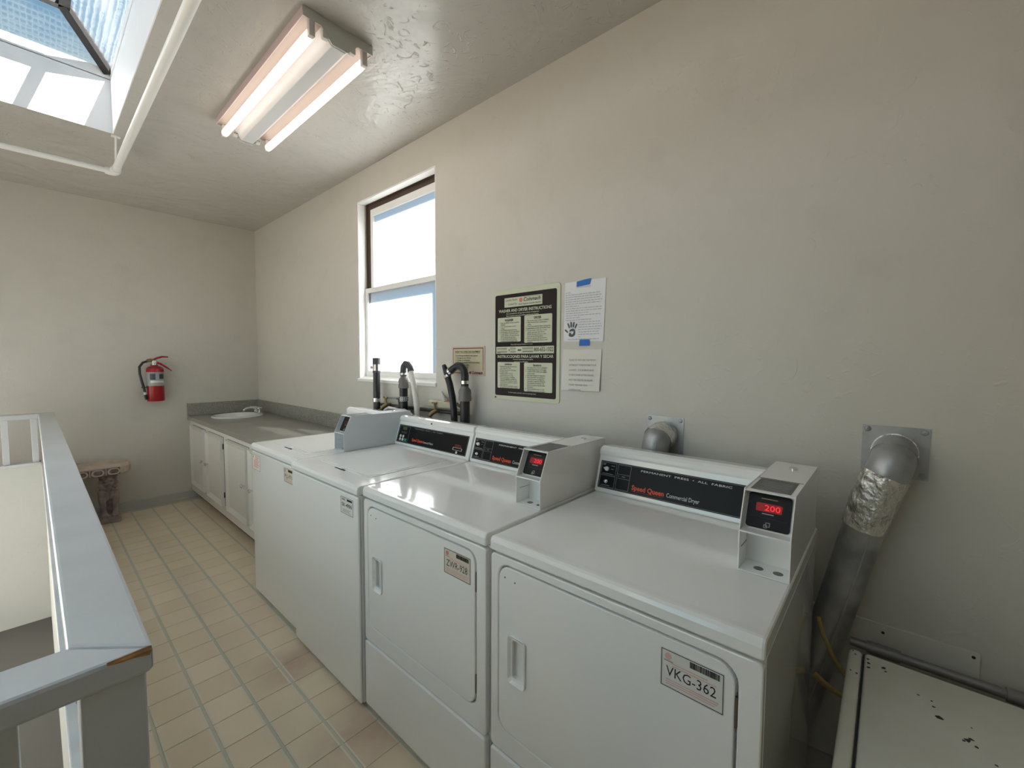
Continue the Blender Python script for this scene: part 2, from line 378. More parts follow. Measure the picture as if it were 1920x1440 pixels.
# stairwell
mb = MB()
mb.box((RX0+.012, RY0+.03, -.9), (RX1-.012, RY1-.01, .60)); mb.box((XL, RY1-.085, -.9), (RX0+.012, RY1-.01, .60)); mb.box((XL, RY0+.01, -.9), (RX0+.012, RY0+.08, .60))
struct(mb, 'wall_stairwell', 'wellwall', 'low plastered wall lining the stairwell under the railing')
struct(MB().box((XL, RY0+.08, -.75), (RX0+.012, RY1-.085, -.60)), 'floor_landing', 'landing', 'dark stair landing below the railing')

# baseboard along the end wall
mb = MB().box((-3.1, YB-.014, FT), (-.58, YB, .075)); mb.box((-3.1, YB-.028, FT), (-.58, YB-.014, .024))
struct(mb, 'baseboard_back', 'base', 'grey painted baseboard with shoe moulding on the end wall', bevel=.003)

# ------------------------------------------------------------------ window in the right wall
wd = thing('window_1', 'white double-hung window with obscured glass above the standpipes', 'window', (.05, WY0, WZ0), kind='structure')
F = FX(.055)
A0, A1 = -WY1, -WY0
build(MB().ring(FX(.0), (A0-.0, WZ0-.0, A1, WZ1, .001), (A0+.012, WZ0+.012, A1-.012, WZ1-.012, .001), -.06, -.004, 1), 'frame', 'win_white', wd, bevel=.002)
build(MB().ring(FX(.09), (A0, WZ0, A1, WZ1, .001), (A0+.062, WZ0+.03, A1-.062, WZ1-.050, .001), -.014, .010, 1), 'track', 'win_brown', wd)
mb = MB().box((.03, WY0, WZ0-.002), (.10, WY1, WZ0+.02)); mb.bbox((-.012, WY0-.004, WZ0-.018), (.05, WY1+.004, WZ0+.006), .004)
build(mb, 'sill', 'win_white', wd)
def sash(name, x, z0, z1, st_, top, bot, da, lab):
    Fs = FX(x); s = build(MB().ring(Fs, (A0+da, z0, A1-da, z1, .001), (A0+da+st_, z0+bot, A1-da-st_, z1-top, .001), -.020, 0, 1), name, 'win_white', wd, bevel=.003)
    build(MB().rect(Fs, A0+da+st_-.006, z0+bot-.006, A1-da-st_+.006, z1-top+.006, -.018, -.015), 'pane', 'obscure_glass', s)
sash('upper_sash', .080, 1.918, 2.548, .038, .050, .030, .058, '')
sash('lower_sash', .056, 1.275, 1.955, .034, .034, .050, .013, '')
build(MB().box((.106, WY0-.08, WZ1+.005), (.150, WY1+.08, WZ1+.04)), 'shade_ledge', 'win_white', wd)  # unseen outside ledge, added to shade the top of the upper pane

wl_ = thing('fill_window', 'guessed wide side window added for fill light, in the wall beyond the stairwell', 'window', (XL, LY0, LZ0), kind='structure')
F = Fr((XL-.06, 0, 0), (0, 1, 0), (0, 0, 1))
build(MB().ring(F, (LY0, LZ0, LY1, LZ1, .001), (LY0+.05, LZ0+.05, LY1-.05, LZ1-.05, .001), -.03, .03, 1), 'frame', 'win_white', wl_)
lm = (LY0+LY1)/2
build(MB().rect(F, lm-.025, LZ0+.05, lm+.025, LZ1-.05, -.02, .02), 'mullion', 'win_white', wl_)
for p_, q_ in ((LY0+.05, lm-.025), (lm+.025, LY1-.05)): build(MB().rect(F, p_, LZ0+.05, q_, LZ1-.05, -.002, .002), 'pane', 'warm_fill_glass', wl_)
# ------------------------------------------------------------------ skylight
sk = thing('window_2', 'roof skylight with dark steel bars and wired glass over the stairwell', 'skylight', (SX1, SY1, SZ), kind='structure')
mb = MB(); c0, c1 = SZ-.004, SZ+.055
for a, b in (((SX0-.1, SY1-.004, c0), (SX1+.1, SY1+.1, c1)), ((SX0-.1, SY0-.1, c0), (SX1+.1, SY0+.004, c1)), ((SX1-.004, SY0, c0), (SX1+.1, SY1, c1)), ((SX0-.1, SY0, c0), (SX0+.004, SY1, c1))): mb.box(a, b)
build(mb, 'curb', 'win_white', sk)
zz, zt, ins = SZ+.055, 3.375, .20
def bar(p, q, w=.022, hgt=.044):
    p, q = Vector(p), Vector(q); t = (q-p).normalized(); s = t.cross(Vector((0, 0, 1))).normalized()*w; n_ = s.cross(t).normalized()*hgt
    m_ = MB(); m_.add([p-s, p+s, p+s-n_, p-s-n_, q-s, q+s, q+s-n_, q-s-n_], [(0,1,2,3),(7,6,5,4),(0,4,5,1),(1,5,6,2),(2,6,7,3),(3,7,4,0)])
    return build(m_, 'glazing_bar', 'steel_bar', sk)
O = [(SX1, SY1), (SX0, SY1), (SX0, SY0), (SX1, SY0)]; I = [(SX1-ins, SY1-ins), (SX0+ins, SY1-ins), (SX0+ins, SY0+ins), (SX1-ins, SY0+ins)]
for k in range(4):
    a, b, c, d = O[k], O[(k+1) % 4], I[(k+1) % 4], I[k]
    bar((*a, zz), (*d, zt)); bar((*d, zt), (*c, zt))
    n_ = 2 if k in (0, 2) else 4
    for q in range(n_):
        lo, hi = q/n_, (q+1)/n_
        P = lambda e, f, t: (e[0]+(f[0]-e[0])*t, e[1]+(f[1]-e[1])*t)
        p0, p1, p2, p3 = P(a, b, lo), P(a, b, hi), P(d, c, hi), P(d, c, lo)
        vs = [(*p0, zz), (*p1, zz), (*p2, zt), (*p3, zt)]
        build(MB().add(vs + [(x, y, z+.006) for x, y, z in vs], [(3,2,1,0),(4,5,6,7),(0,1,5,4),(1,2,6,5),(2,3,7,6),(3,0,4,7)]), 'pane', 'sky_glass', sk)
        if q: bar((*p0, zz), (*p3, zt), .011, .026)
xm = (I[0][0]+I[1][0])/2
for q in range(4):
    ya, yb = I[3][1] + (I[0][1]-I[3][1])*q/4, I[3][1] + (I[0][1]-I[3][1])*(q+1)/4
    build(MB().box((I[1][0], ya, zt), (xm, yb, zt+.006)), 'pane', 'sky_glass', sk); build(MB().box((xm, ya, zt), (I[0][0], yb, zt+.006)), 'pane', 'sky_glass', sk)
    if q: bar((I[1][0], ya, zt), (I[0][0], ya, zt), .011, .026)
bar((xm, I[3][1], zt), (xm, I[0][1], zt), .011, .026)

# ------------------------------------------------------------------ stair railing
rl = thing('stair_railing', 'pale grey painted wooden railing around the stairwell, worn at its corner', 'railing', (RX0, RY0, .60))
zc0, zc1 = .951, .989
def cap(p):     # a mitred length of cap
    m_ = MB(); n_ = len(p); m_.add([(x, y, zc0) for x, y in p] + [(x, y, zc1) for x, y in p], [tuple(range(n_, 2*n_)), tuple(range(n_-1, -1, -1))] + [(i, (i+1) % n_, n_+(i+1) % n_, n_+i) for i in range(n_)])
    return build(m_, 'cap', 'rail_paint', rl, bevel=.006)
xl = XL+.01
cap([(RX0, RY0+.09), (RX1, RY0+.001), (RX1, RY1-.001), (RX0, RY1-.086)])
cap([(xl, RY0), (RX1-.001, RY0), (RX0-.0005, RY0+.089), (xl, RY0+.089)])
cap([(xl, RY1-.085), (RX0-.0005, RY1-.085), (RX1-.001, RY1), (xl, RY1)])
build(MB().box((RX0+.008, RY0+.008, .601), (RX1-.008, RY0+.088, zc0)), 'post', 'rail_paint', rl, bevel=.003)
build(MB().box((RX0+.010, RY1-.080, .601), (RX1-.010, RY1-.014, zc0)), 'post', 'rail_paint', rl, bevel=.003)
build(MB().box((RX0+.002, RY0+.09, .601), (RX1-.002, RY1-.085, .622)), 'bottom_rail', 'rail_paint', rl, bevel=.003)
build(MB().box((xl, RY1-.095, .601), (RX0+.002, RY1-.002, .622)), 'bottom_rail', 'rail_paint', rl, bevel=.003)
build(MB().box((xl, RY0+.002, .601), (RX0+.002, RY0+.09, .622)), 'bottom_rail', 'rail_paint', rl, bevel=.003)
bme = build(MB().box((-.0175, -.0175, 0), (.0175, .0175, zc0-.622)), 'baluster', 'rail_paint', rl, bevel=.002, fix=True).data
for v in bme.vertices: v.co += ORG[rl]
b0 = [o for o in rl.children if o.name == 'baluster'][0]; first = True
spots = [((RX0+RX1)/2-.006, RY0+.20+.128*k) for k in range(31)] + [(-1.68-.1445*k, RY1-.05) for k in range(10)] + [(-1.722-.105*k, RY0+.045) for k in range(13)]
for x, y in spots:
    o = b0 if first else b0.copy()
    if not first: COL.objects.link(o)
    first = False; o.location = Vector((x, y, .622)) - ORG[rl]
mb = MB()   # bare wood where the corner is chipped
mb.add([(RX1-.0022, RY0-.0006, zc1-.004), (RX1-.050, RY0-.0006, zc1-.0035), (RX1-.034, RY0-.0006, zc1-.0062), (RX1-.02, RY0-.0006, zc1-.0072), (RX1-.005, RY0-.0006, zc1-.011),
        (RX1-.002, RY0+.003, zc1+.0004), (RX1-.050, RY0+.0008, zc1+.0004), (RX1-.036, RY0+.0022, zc1+.0004), (RX1-.02, RY0+.0034, zc1+.0004), (RX1-.006, RY0+.006, zc1+.0004)],
       [(0, 1, 2, 3, 4), (5, 6, 1, 0), (6, 7, 8, 9, 5)])
tag(build(mb, 'chipped_edge', 'bare_wood', rl, fix=False), 'bare wood showing at chipped corner')

# ------------------------------------------------------------------ machines
def barcode(F, a0, b0, a1, b1, m, parent):
    mb = MB(); x = a0
    while x < a1:
        w = random.choice((.0008, .0014, .0022)); mb.rect(F, x, b0, min(a1, x+w), b1, .0004, .0009); x += w + random.choice((.0006, .001))
    build(mb, 'barcode', m, parent, fix=False)
def sticker(F, a0, b0, a1, b1, code, parent, warm=False, kind='code'):
    s = build(MB().rr(F, a0, b0, a1, b1, .003, 0, .0004), 'sticker', 'sticker_warm' if warm else 'sticker', parent)
    s['label'] = 'printed inventory sticker'
    w, h = a1-a0, b1-b0
    build(MB().outline(F, a0+.002, b0+.002, a1-.002, b1-.002, .0013, .0004, .0008), 'border', 'black_ink', s)
    if kind == 'code':
        build(MB().disc(F, a0+w*.13, b0+h*.82, h*.085, .0004, .0009), 'logo', 'coral_ink' if warm else 'pink_ink', s)
        build(MB().rect(F, a0+w*.06, b0+h*.69, a0+w*.21, b0+h*.715, .0004, .0009), 'logo_line', 'grey_ink', s)
        barcode(F, a0+w*.48, b0+h*.78, a0+w*.93, b0+h*.93, 'black_ink', s)
        text(code, F, a0+w*.10, b0+h*.33, h*.36, 'black_ink', s, width=w*.78)
        mb = MB()
        for k, (p, q) in enumerate(((.18, .75), (.20, .88), (.1, .92), (.1, .9), (.1, .86))):
            bb = b0 + h*(.66, .60, .22, .165, .11)[k]; mb.rect(F, a0+w*p, bb, a0+w*q, bb+h*.022, .0004, .0008)
        build(mb, 'small_print', 'pink_ink', s, fix=False)
    elif kind == 'badge':
        build(MB().rect(F, a0+w*.12, b0+h*.78, a0+w*.38, b0+h*.9, .0004, .0008), 'logo', 'grey_ink', s)
        barcode(F, a0+w*.52, b0+h*.80, a0+w*.92, b0+h*.91, 'black_ink', s)
        text(code, F, a0+w*.10, b0+h*.44, h*.30, 'black_ink', s, width=w*.8, bold=.02)
        mb = MB()
        for k in range(3): mb.rect(F, a0+w*.16, b0+h*(.12+.075*k), a0+w*(.8-.1*(k % 2)), b0+h*(.145+.075*k), .0004, .0008)
        build(mb, 'small_print', 'grey_ink', s, fix=False)
    else:
        mb = MB()
        for k in range(9):
            mb.rect(F, a0+w*(.38 if k < 3 else .22), b0+h*(.86-.085*k), a0+w*(.86-.06*(k % 3)), b0+h*(.90-.085*k), .0004, .0008)
        build(mb, 'small_print', 'coral_ink', s, fix=False)
        build(MB().disc(F, a0+w*.17, b0+h*.84, h*.07, .0004, .0008), 'logo', 'coral_ink', s)

CX, CZ = -.265, .915
def console(parent, ya, yb, xo=0.):
    """slant-faced control housing between ya and yb; returns the frame of its face"""
    prof = [(-.265, .914), (-.2655, .922), (-.226, 1.046), (-.229, 1.054), (-.228, 1.066), (-.220, 1.076), (-.205, 1.081), (-.137, 1.074), (-.130, 1.068), (-.130, .914)]
    P = [(x+xo, z) for x, z in prof]
    F = Fr((0, ya, 0), (-1, 0, 0), (0, 0, 1))      # n = +y
    mb = MB().poly(F, [(-x, z) for x, z in P], 0, yb-ya)
    o = build(mb, 'console', 'enamel', parent, bevel=.005)
    for z in (.945, 1.05): build(MB().cyl((-.2+xo, ya-.0005, z), (-.2+xo, ya+.002, z), .004, 10), 'screw', 'dark_metal', o)
    return o, Fr((-.2655+xo, 0, .922), (0, -1, 0), (.0395, 0, .124))
def coin_box(parent, ya, yb, price):
    """sheet-steel coin meter case, open at the front, reader above a shelf and a tray"""
    t = .0025; side = [(-.577, .9145), (-.577, 1.012), (-.535, 1.103), (-.150, 1.100), (-.150, .9145)]
    mb = MB()
    for y in (ya, yb-t):
        mb.poly(Fr((0, y, 0), (-1, 0, 0), (0, 0, 1)), [(-x, z) for x, z in side], 0, t)
    mb.box((-.577, ya+t, .9145), (-.150, yb-t, .9175)); mb.box((-.535, ya+t, 1.0975), (-.150, yb-t, 1.1005)); mb.box((-.1525, ya+t, .9175), (-.150, yb-t, 1.0975))
    o = build(mb, 'coin_box', 'grey_enamel' if price is None else 'enamel', parent)
    build(MB().box((-.577, ya+t, 1.008), (-.50, yb-t, 1.0115)), 'shelf', 'enamel', o)
    build(MB().box((-.507, ya+t, .9175), (-.504, yb-t, 1.008)), 'tray_back', 'enamel', o)
    for k in (.36, .74): build(MB().disc(FZ(.9175), -.545, ya + (1-k)*(yb-ya), .0105, 0, .0006), 'drain_hole', 'iron', o)
    build(MB().rect(FX(-.5), -yb+t, .965, -yb+t+.0012, .966, 0, .06), 'seam', 'grey_ink', o)
    u = Vector((.042, 0, .091)); F = Fr((-.558, 0, 1.0135), (0, -1, 0), u)
    L = u.length*.96; a0, a1 = -yb+.008, -ya-.008
    build(MB().rect(F, -yb+t, .0, -ya-t, L-.002, -.012, -.010), 'reader_backing', 'enamel', o)
    rd = build(MB().rr(F, a0, .006, a1, L-.008, .007, -.010, -.004), 'reader', 'black_plastic', o, bevel=.001)
    w = a1-a0; fd = -.004
    build(MB().rr(F, a0+w*.20, .046, a0+w*.80, .066, .004, fd, fd+.0006), 'display', 'led_dark' if price else 'led_off', rd)
    if price:
        text(price, F, a0+w*.40, .0492, .019, 'led', rd, width=w*.36, d=fd+.0012, bold=.01)
    build(MB().rect(F, a0+w*.06, .030, a1-w*.06, .0325, fd, fd+.0008), 'card_slot', 'gap', rd)
    mb = MB().rect(F, a0+w*.30, .0755, a0+w*.68, .0775, fd, fd+.0006); build(mb, 'small_print', 'brass', rd)
    mb = MB().rect(F, a0+w*.35, .040, a0+w*.62, .0425, fd, fd+.0006); mb.outline(F, a0+w*.46, .012, a0+w*.56, .022, .0014, fd, fd+.0006); mb.outline(F, a0+w*.42, .009, a0+w*.50, .017, .0014, fd, fd+.0006)
    build(mb, 'card_symbol', 'grey_ink', rd)
    FT_ = FZ(1.1005)
    s = build(MB().rect(FT_, -.520, ya+.012, -.40, yb-.010, 0, .0005), 'top_sticker', 'grey_sticker', o)
    mb = MB()
    for k in range(7): mb.rect(FT_, -.512+.014*k, ya+.02, -.509+.014*k, yb-.02-.006*(k % 3), .0005, .0009)
    build(mb, 'small_print', 'grey_ink', s)
    build(MB().rect(FT_, -.395, ya+.003, -.393, yb-.003, 0, .0006), 'seam', 'gap', o)
    build(MB().lathe([(.011, 0), (.011, .004), (.008, .006), (.004, .004)], (-.235, (ya+yb)/2-.005, 1.1005), n=16), 'lock', 'chrome', o, smooth=True)
    return o

def dryer(name, label, y0, code, warm, price):
    xf, xb, w = -.830, -.125, .683
    t = thing(name, label, 'dryer', (xf, y0, 0), 'coin-operated dryers')
    y1 = y0+w
    build(MB().box((xf+.02, y0+.002, .012), (xb, y1-.002, .872)), 'cabinet', 'enamel_side', t, bevel=.004)
    F = FX(xf+.02); dp = .02
    dA0, dA1, dZ0, dZ1 = -(y0+.648), -(y0+.047), .372, .842
    build(MB().ring(F, (-y1+.002, .300, -y0-.002, .868, .012), (dA0-.005, dZ0-.005, dA1+.005, dZ1+.005, .04), 0, dp, 6), 'front_panel', 'enamel', t, bevel=.004)
    build(MB().rr(F, -y1+.002, .030, -y0-.002, .2955, .010, 0, dp+.003), 'lower_panel', 'enamel', t, bevel=.005)
    build(MB().box((xf+.05, y0+.02, .0), (xb-.05, y1-.02, .03)), 'plinth', 'gap', t)
    ha0, ha1, hz0, hz1 = -(y0+.612), -(y0+.550), .523, .660
    d = build(MB().ring(F, (dA0, dZ0, dA1, dZ1, .036), (ha0+.008, hz0+.012, ha1-.006, hz1-.012, .006), 0, dp+.001, 6), 'door', 'enamel', t, bevel=.002)
    h_ = build(MB().ring(F, (ha0, hz0, ha1, hz1, .012), (ha0+.012, hz0+.016, ha1-.010, hz1-.016, .007), dp, dp+.008, 5, di=dp-.004), 'handle', 'enamel', d, bevel=.002)
    build(MB().rr(F, ha0+.006, hz0+.008, ha1-.004, hz1-.008, .004, .004, .006), 'handle_recess', 'enamel', d)
    for q in (.022, .058): build(MB().disc(F, dA0+q, dZ1-.030-(q-.022)*.1, .0022, dp, dp+.0016, 8), 'peg_hole', 'gap', d)
    for z0 in (.725, .412):
        g = build(MB().rect(F, dA1-.001, z0, dA1+.0045, z0+.058, .012, dp-.001), 'hinge', 'rust_hinge', t)
    FF = FX(xf-.001)
    sa0 = -(y0+.188); sticker(FF, sa0, .738, sa0+.124, .820, code, d, warm)
    # top with rolled front edge
    prof = [(xf-.002, .8745), (xf-.004, .880), (xf-.004, .900), (xf-.001, .909), (xf+.006, .9135), (xf+.014, .914), (xf+.03, .9135), (xb, .9135), (xb, .8745)]
    mb = MB().poly(Fr((0, y0, 0), (-1, 0, 0), (0, 0, 1)), [(-x, z) for x, z in prof], 0, w)
    build(mb, 'top', 'enamel', t, smooth=False, bevel=.006)
    c, FC = console(t, y0+.108, y1)
    a0, a1 = -(y1-.012), -(y0+.108)
    cp = build(MB().rect(FC, a0, .010, a1, .112, 0, .0012), 'control_panel', 'black_panel', c)
    build(MB().outline(FC, a0+.003, .013, a1+.02, .109, .0008, .0012, .0016), 'border', 'grey_ink', cp)
    mb = MB()
    for p, q, r_, s in ((.005, .016, .066, .058), (.005, .060, .066, .106), (.072, .016, .124, .106), (.072, .056, .124, .072)): mb.outline(FC, a0+p, q, a0+r_, s, .0009, .0012, .0016)
    build(mb, 'dial_frames', 'grey_ink', cp)
    kn = MB().poly(FC, [(a0+.030+.008*math.cos(q), .083+.008*math.sin(q)) for q in [x*PI/10-2.4 for x in range(0, 16)]] + [(a0+.016, .085)], .0012, .010)
    build(kn, 'knob', 'knob', cp, bevel=.001)
    build(MB().lathe([(.007, 0), (.007, .004), (.005, .005), (.005, .010), (.003, .011)], FC.p(a0+.033, .036, .0012), FC.n, 16), 'start_button', 'chrome', cp, smooth=True)
    mb = MB()
    for p, q, l_ in ((.010, .100, .012), (.010, .096, .009), (.045, .095, .014), (.045, .083, .010), (.012, .064, .044), (.012, .021, .036), (.092, .063, .013), (.078, .063, .003)): mb.rect(FC, a0+p, q, a0+p+l_, q+.0022, .0012, .0016)
    build(mb, 'small_print', 'grey_ink', cp, fix=False)
    text('PERMANENT  PRESS  \u2022  ALL  FABRIC', FC, a0+.162, .094, .0095, 'white_ink', cp, width=.30, d=.0018)
    text('Speed Queen', FC, a0+.136, .026, .024, 'red_ink', cp, width=.118, d=.0018, bold=.03)
    build(MB().rect(FC, a0+.136, .020, a0+.254, .0212, .0012, .0017), 'underline', 'dim_red_ink', cp)
    text('Commercial Dryer', FC, a0+.263, .026, .020, 'white_ink', cp, width=.108, d=.0018)
    coin_box(t, y0+.003, y0+.109, price)
    return t
dryer('dryer', 'white coin dryer nearest the viewer, door sticker VKG-362', .145, 'VKG-362', False, '200')
dryer('dryer', 'white coin dryer beside the washers, door sticker ZWR-928', .845, 'ZWR-928', True, '200')

def washer(label, y0, xf, coin, stickers):
    xb, w = -.125, .642; y1 = y0+w
    t = thing('washer', label, 'washer', (xf, y0, 0), 'top-loading washers')
    build(MB().box((xf+.012, y0+.002, .02), (xb, y1-.002, .872)), 'cabinet', 'enamel_side', t, bevel=.004)
    build(MB().rr(FX(xf+.012), -y1+.002, .022, -y0-.002, .868, .006, 0, .012), 'front_panel', 'enamel', t, bevel=.006)
    build(MB().box((xf+.05, y0+.03, .0), (xb-.05, y1-.03, .03)), 'plinth', 'gap', t)
    prof = [(xf-.002, .8745), (xf-.005, .880), (xf-.005, .897), (xf-.001, .908), (xf+.008, .9135), (xf+.02, .9135), (xb, .9135), (xb, .8745)]
    build(MB().poly(Fr((0, y0, 0), (-1, 0, 0), (0, 0, 1)), [(-x, z) for x, z in prof], 0, w), 'top', 'enamel', t, bevel=.007)
    F = FZ(.9135); lx0, lx1, ly0, ly1 = xf+.105, xf+.53, y0+.098, y0+.545
    build(MB().ring(F, (lx0-.016, ly0-.016, lx1, ly1+.016, .03), (lx0-.0012, ly0-.0012, lx1-.0108, ly1+.0012, .022), -.002, .0030), 'lid_ridge', 'enamel', t, bevel=.0008)
    ld = build(MB().rr(F, lx0, ly0, lx1-.012, ly1, .022, .0, .0045), 'lid', 'enamel', t, bevel=.0012)
    yc = y0+.31
    build(MB().poly(F, [(lx0-.026, yc-.048), (lx0-.026, yc+.048), (lx0-.012, yc+.03), (lx0-.008, yc), (lx0-.012, yc-.03)], 0, .0022), 'finger_recess', 'gap', t)
    build(MB().bbox((lx0-.022, yc-.012, .914), (lx0+.004, yc+.055, .9195), .0022), 'lid_handle', 'enamel', ld)
    yc0 = y0 + (.102 if coin else .0)
    c, FC = console(t, yc0, y1)
    a0, a1 = -(y1-.014), -(yc0+.024); 
    cp = build(MB().rect(FC, a0, .010, a1, .112, 0, .0012), 'control_panel', 'black_panel', c)
    build(MB().outline(FC, a0+.004, .013, a1-.004, .109, .0008, .0012, .0016), 'border', 'grey_ink', cp)
    build(MB().outline(FC, a0+.008, .017, a0+.108, .105, .0009, .0012, .0016), 'button_frame', 'grey_ink', cp)
    build(MB().rect(FC, a0+.040, .084, a0+.078, .100, .0012, .0018), 'lcd', 'lcd', cp)
    for p in (.034, .052, .070): build(MB().outline(FC, a0+p, .064, a0+p+.010, .073, .0012, .0012, .0016), 'indicator', 'grey_ink', cp)
    for p, q in ((.034, .046), (.060, .046), (.034, .028), (.060, .028)):
        build(MB().lathe([(.0085, 0), (.0085, .002), (.0065, .003)], FC.p(a0+p, q, .0012), FC.n, 14), 'button', 'sticker', cp)
    build(MB().rr(FC, a0+.074, .020, a0+.098, .036, .003, .0012, .003), 'start_button', 'green_button', cp)
    text('PERMANENT  PRESS  \u2022  ALL  FABRIC', FC, a0+.15, .098, .0075, 'grey_ink', cp, width=.25, d=.0018)
    text('Speed Queen', FC, a0+.148, .030, .022, 'red_ink', cp, width=.10, d=.0018, bold=.03)
    text('Commercial Washer', FC, a0+.252, .030, .017, 'white_ink', cp, width=.088, d=.0018)
    if not coin:
        b0_ = a1-.105
        mb = MB(); mb.rect(FC, b0_+.015, .047, b0_+.065, .051, .0012, .0017); mb.rect(FC, b0_+.015, .055, b0_+.06, .059, .0012, .0017); build(mb, 'slot_print', 'dim_red_ink', cp)
        s_ = build(MB().outline(FC, b0_+.005, .030, b0_+.072, .044, .0016, .0012, .004), 'card_slot', 'sticker', cp)
        build(MB().disc(FC, b0_+.035, .020, .007, .0012, .002), 'coin_symbol', 'sticker', cp)
    build(MB().disc(Fr((-.2285, 0, 1.06), (0, -1, 0), (0, 0, 1)), -(y0+w*.52), 0, .005, 0, .002), 'rivet', 'gap', c)
    if coin: coin_box(t, y0-.006, y0+.100, None)
    F2 = FX(xf-.0002)
    for a, b, c_, d_, code, kind, warm in stickers: sticker(F2, -b, c_, -a, d_, code, t, warm, kind)
    return t
washer('white washer beside the dryers, full-width black console with card slot', 1.538, -.846, False, [(1.578, 1.682, .778, .850, 'SB1-490N', 'badge', False)])
washer('white washer farthest from the viewer, against the counter, with coin box', 2.187, -.823, True, [(2.690, 2.822, .760, .850, '', 'notice', False), (2.225, 2.340, .775, .850, 'PLJ-971', 'code', True)])

# ------------------------------------------------------------------ counter, cabinets, sink
CF = -.635
def cabinet(label, ya, yb, doors):
    t = thing('base_cabinet', label, 'cabinet', (CF, ya, 0), 'white base cabinets')
    mb = MB().box((CF, ya, .083), (CF+.02, yb, .799)); mb.box((CF+.02, ya, .083), (-.005, ya+.018, .799)); mb.box((CF+.02, yb-.018, .083), (-.005, yb, .799)); mb.box((CF+.02, ya+.018, .083), (-.005, yb-.018, .10)); mb.box((-.02, ya+.018, .10), (-.005, yb-.018, .799))
    build(mb, 'body', 'cabinet', t)
    build(MB().box((CF+.06, ya, .0), (-.02, yb, .084)), 'toe_kick', 'toe', t)
    for da, db, kn, hs in doors:
        F = FX(CF)
        build(MB().rr(F, -db-.003, .1755, -da+.003, .7605, .002, 0, .0012), 'door_shadow_line', 'gap', t)  # dark plate stands in for the shadow line around the door
        d = build(MB().rr(F, -db, .178, -da, .758, .002, .002, .014), 'door', 'cabinet', t, bevel=.001)
        build(MB().ring(F, (-db, .178, -da, .758, .002), (-db+.034, .212, -da-.034, .724, .002), .013, .030, 2, di=.0142), 'moulding', 'cabinet', d, bevel=.002)
        k = MB().lathe([(.006, 0), (.005, .012), (.013, .016), (.015, .022), (.011, .027), (.004, .028)], F.p(-kn, .466, .018), F.n, 16)
        build(k, 'knob', 'chrome', d, smooth=True)
        for z in (.25, .66):
            build(MB().box((CF-.012, hs-.005, z), (CF-.0005, hs+.005, z+.045)), 'hinge', 'dark_metal', d)
cabinet('white two-door cabinet under the sink, against the end wall', 4.05, YB-.002, [(4.69, 5.15, 4.718, 5.156), (4.135, 4.595, 4.567, 4.129)])
cabinet('white cabinet between the sink cabinet and the washer', 2.835, 4.048, [(3.51, 4.015, 3.575, 4.021), (2.95, 3.455, 3.40, 2.944)])
SXc, SYc, SA, SB = -.315, 4.90, .225, .235
mb = MB()
Fz = FZ(.800)
mb.poly(FZ(.8), [(-.655, 2.835), (0, 2.835), (0, YB-.001), (-.655, YB-.001)], 0, .04)
ct = build(mb, 'countertop', 'laminate', loc=(-.655, 2.835, .8), bevel=.004)
bo = MB(); bo.poly(FZ(.78), [(SXc+(SA-.03)*math.cos(q*PI/20), SYc+(SB-.03)*math.sin(q*PI/20)) for q in range(40)], 0, .1)
tag(ct, 'speckled grey laminate countertop with backsplash and inset basin', 'countertop')
# basin cut-out
cut = build(bo, 'cutter', 'laminate', loc=(0, 0, 0))
md = ct.modifiers.new('basin_hole', 'BOOLEAN'); md.object = cut; md.operation = 'DIFFERENCE'; md.solver = 'EXACT'
dg = bpy.context.evaluated_depsgraph_get(); nm = bpy.data.meshes.new_from_object(ct.evaluated_get(dg)); ct.modifiers.clear(); ct.data = nm
bpy.data.objects.remove(cut)
build(MB().box((-.020, 2.835, .8405), (-.0005, YB-.022, .964)), 'backsplash', 'laminate', ct, bevel=.003)
build(MB().box((-.655, YB-.0215, .8405), (-.0005, YB-.0015, .964)), 'backsplash', 'laminate', ct, bevel=.003)
sk_ = thing('sink', 'white oval porcelain basin set into the grey counter', 'sink', (SXc, SYc, .84))
n_ = 40; mb = MB(); prof = [(1.0, .0008), (1.0, .008), (.97, .013), (.90, .014), (.86, .010), (.82, -.03), (.70, -.09), (.45, -.12), (.12, -.128)]
vs = [(SXc+SA*k*math.cos(2*PI*j/n_), SYc+SB*k*math.sin(2*PI*j/n_), .84+z) for k, z in prof for j in range(n_)]
mb.add(vs, [(i*n_+j, i*n_+(j+1) % n_, (i+1)*n_+(j+1) % n_, (i+1)*n_+j) for i in range(len(prof)-1) for j in range(n_)] + [tuple(range((len(prof)-1)*n_, len(prof)*n_))])
build(mb, 'basin', 'porcelain', sk_, smooth=True)
build(MB().lathe([(.022, 0), (.022, .003), (.012, .004)], (SXc, SYc, .7125), n=18), 'drain', 'chrome', sk_, smooth=True)
fc = thing('faucet', 'chrome two-handle faucet at the basin', 'faucet', (-.135, 4.90, .853))
build(MB().bbox((-.158, 4.82, .8535), (-.110, 4.98, .868), .006), 'base', 'chrome', fc, smooth=True)
build(MB().tube([(-.135, 4.90, .866), (-.140, 4.90, .90), (-.165, 4.90, .915), (-.20, 4.90, .918), (-.235, 4.90, .912), (-.255, 4.90, .90), (-.262, 4.90, .886)], [.016, .015, .013, .011, .010, .010, .010], 14), 'spout', 'chrome', fc, smooth=True)
for y in (4.838, 4.962):
    h_ = build(MB().lathe([(.013, 0), (.011, .02), (.008, .03)], (-.135, y, .866), n=14), 'valve', 'chrome', fc, smooth=True)
    mb = MB()
    for q in range(3): mb.ball((-.135+.016*math.cos(q*2.1), y+.016*math.sin(q*2.1), .910), .0095, 8)
    mb.ball((-.135, y, .908), (.016, .016, .013), 8)
    build(mb, 'handle', 'chrome', h_, smooth=True)

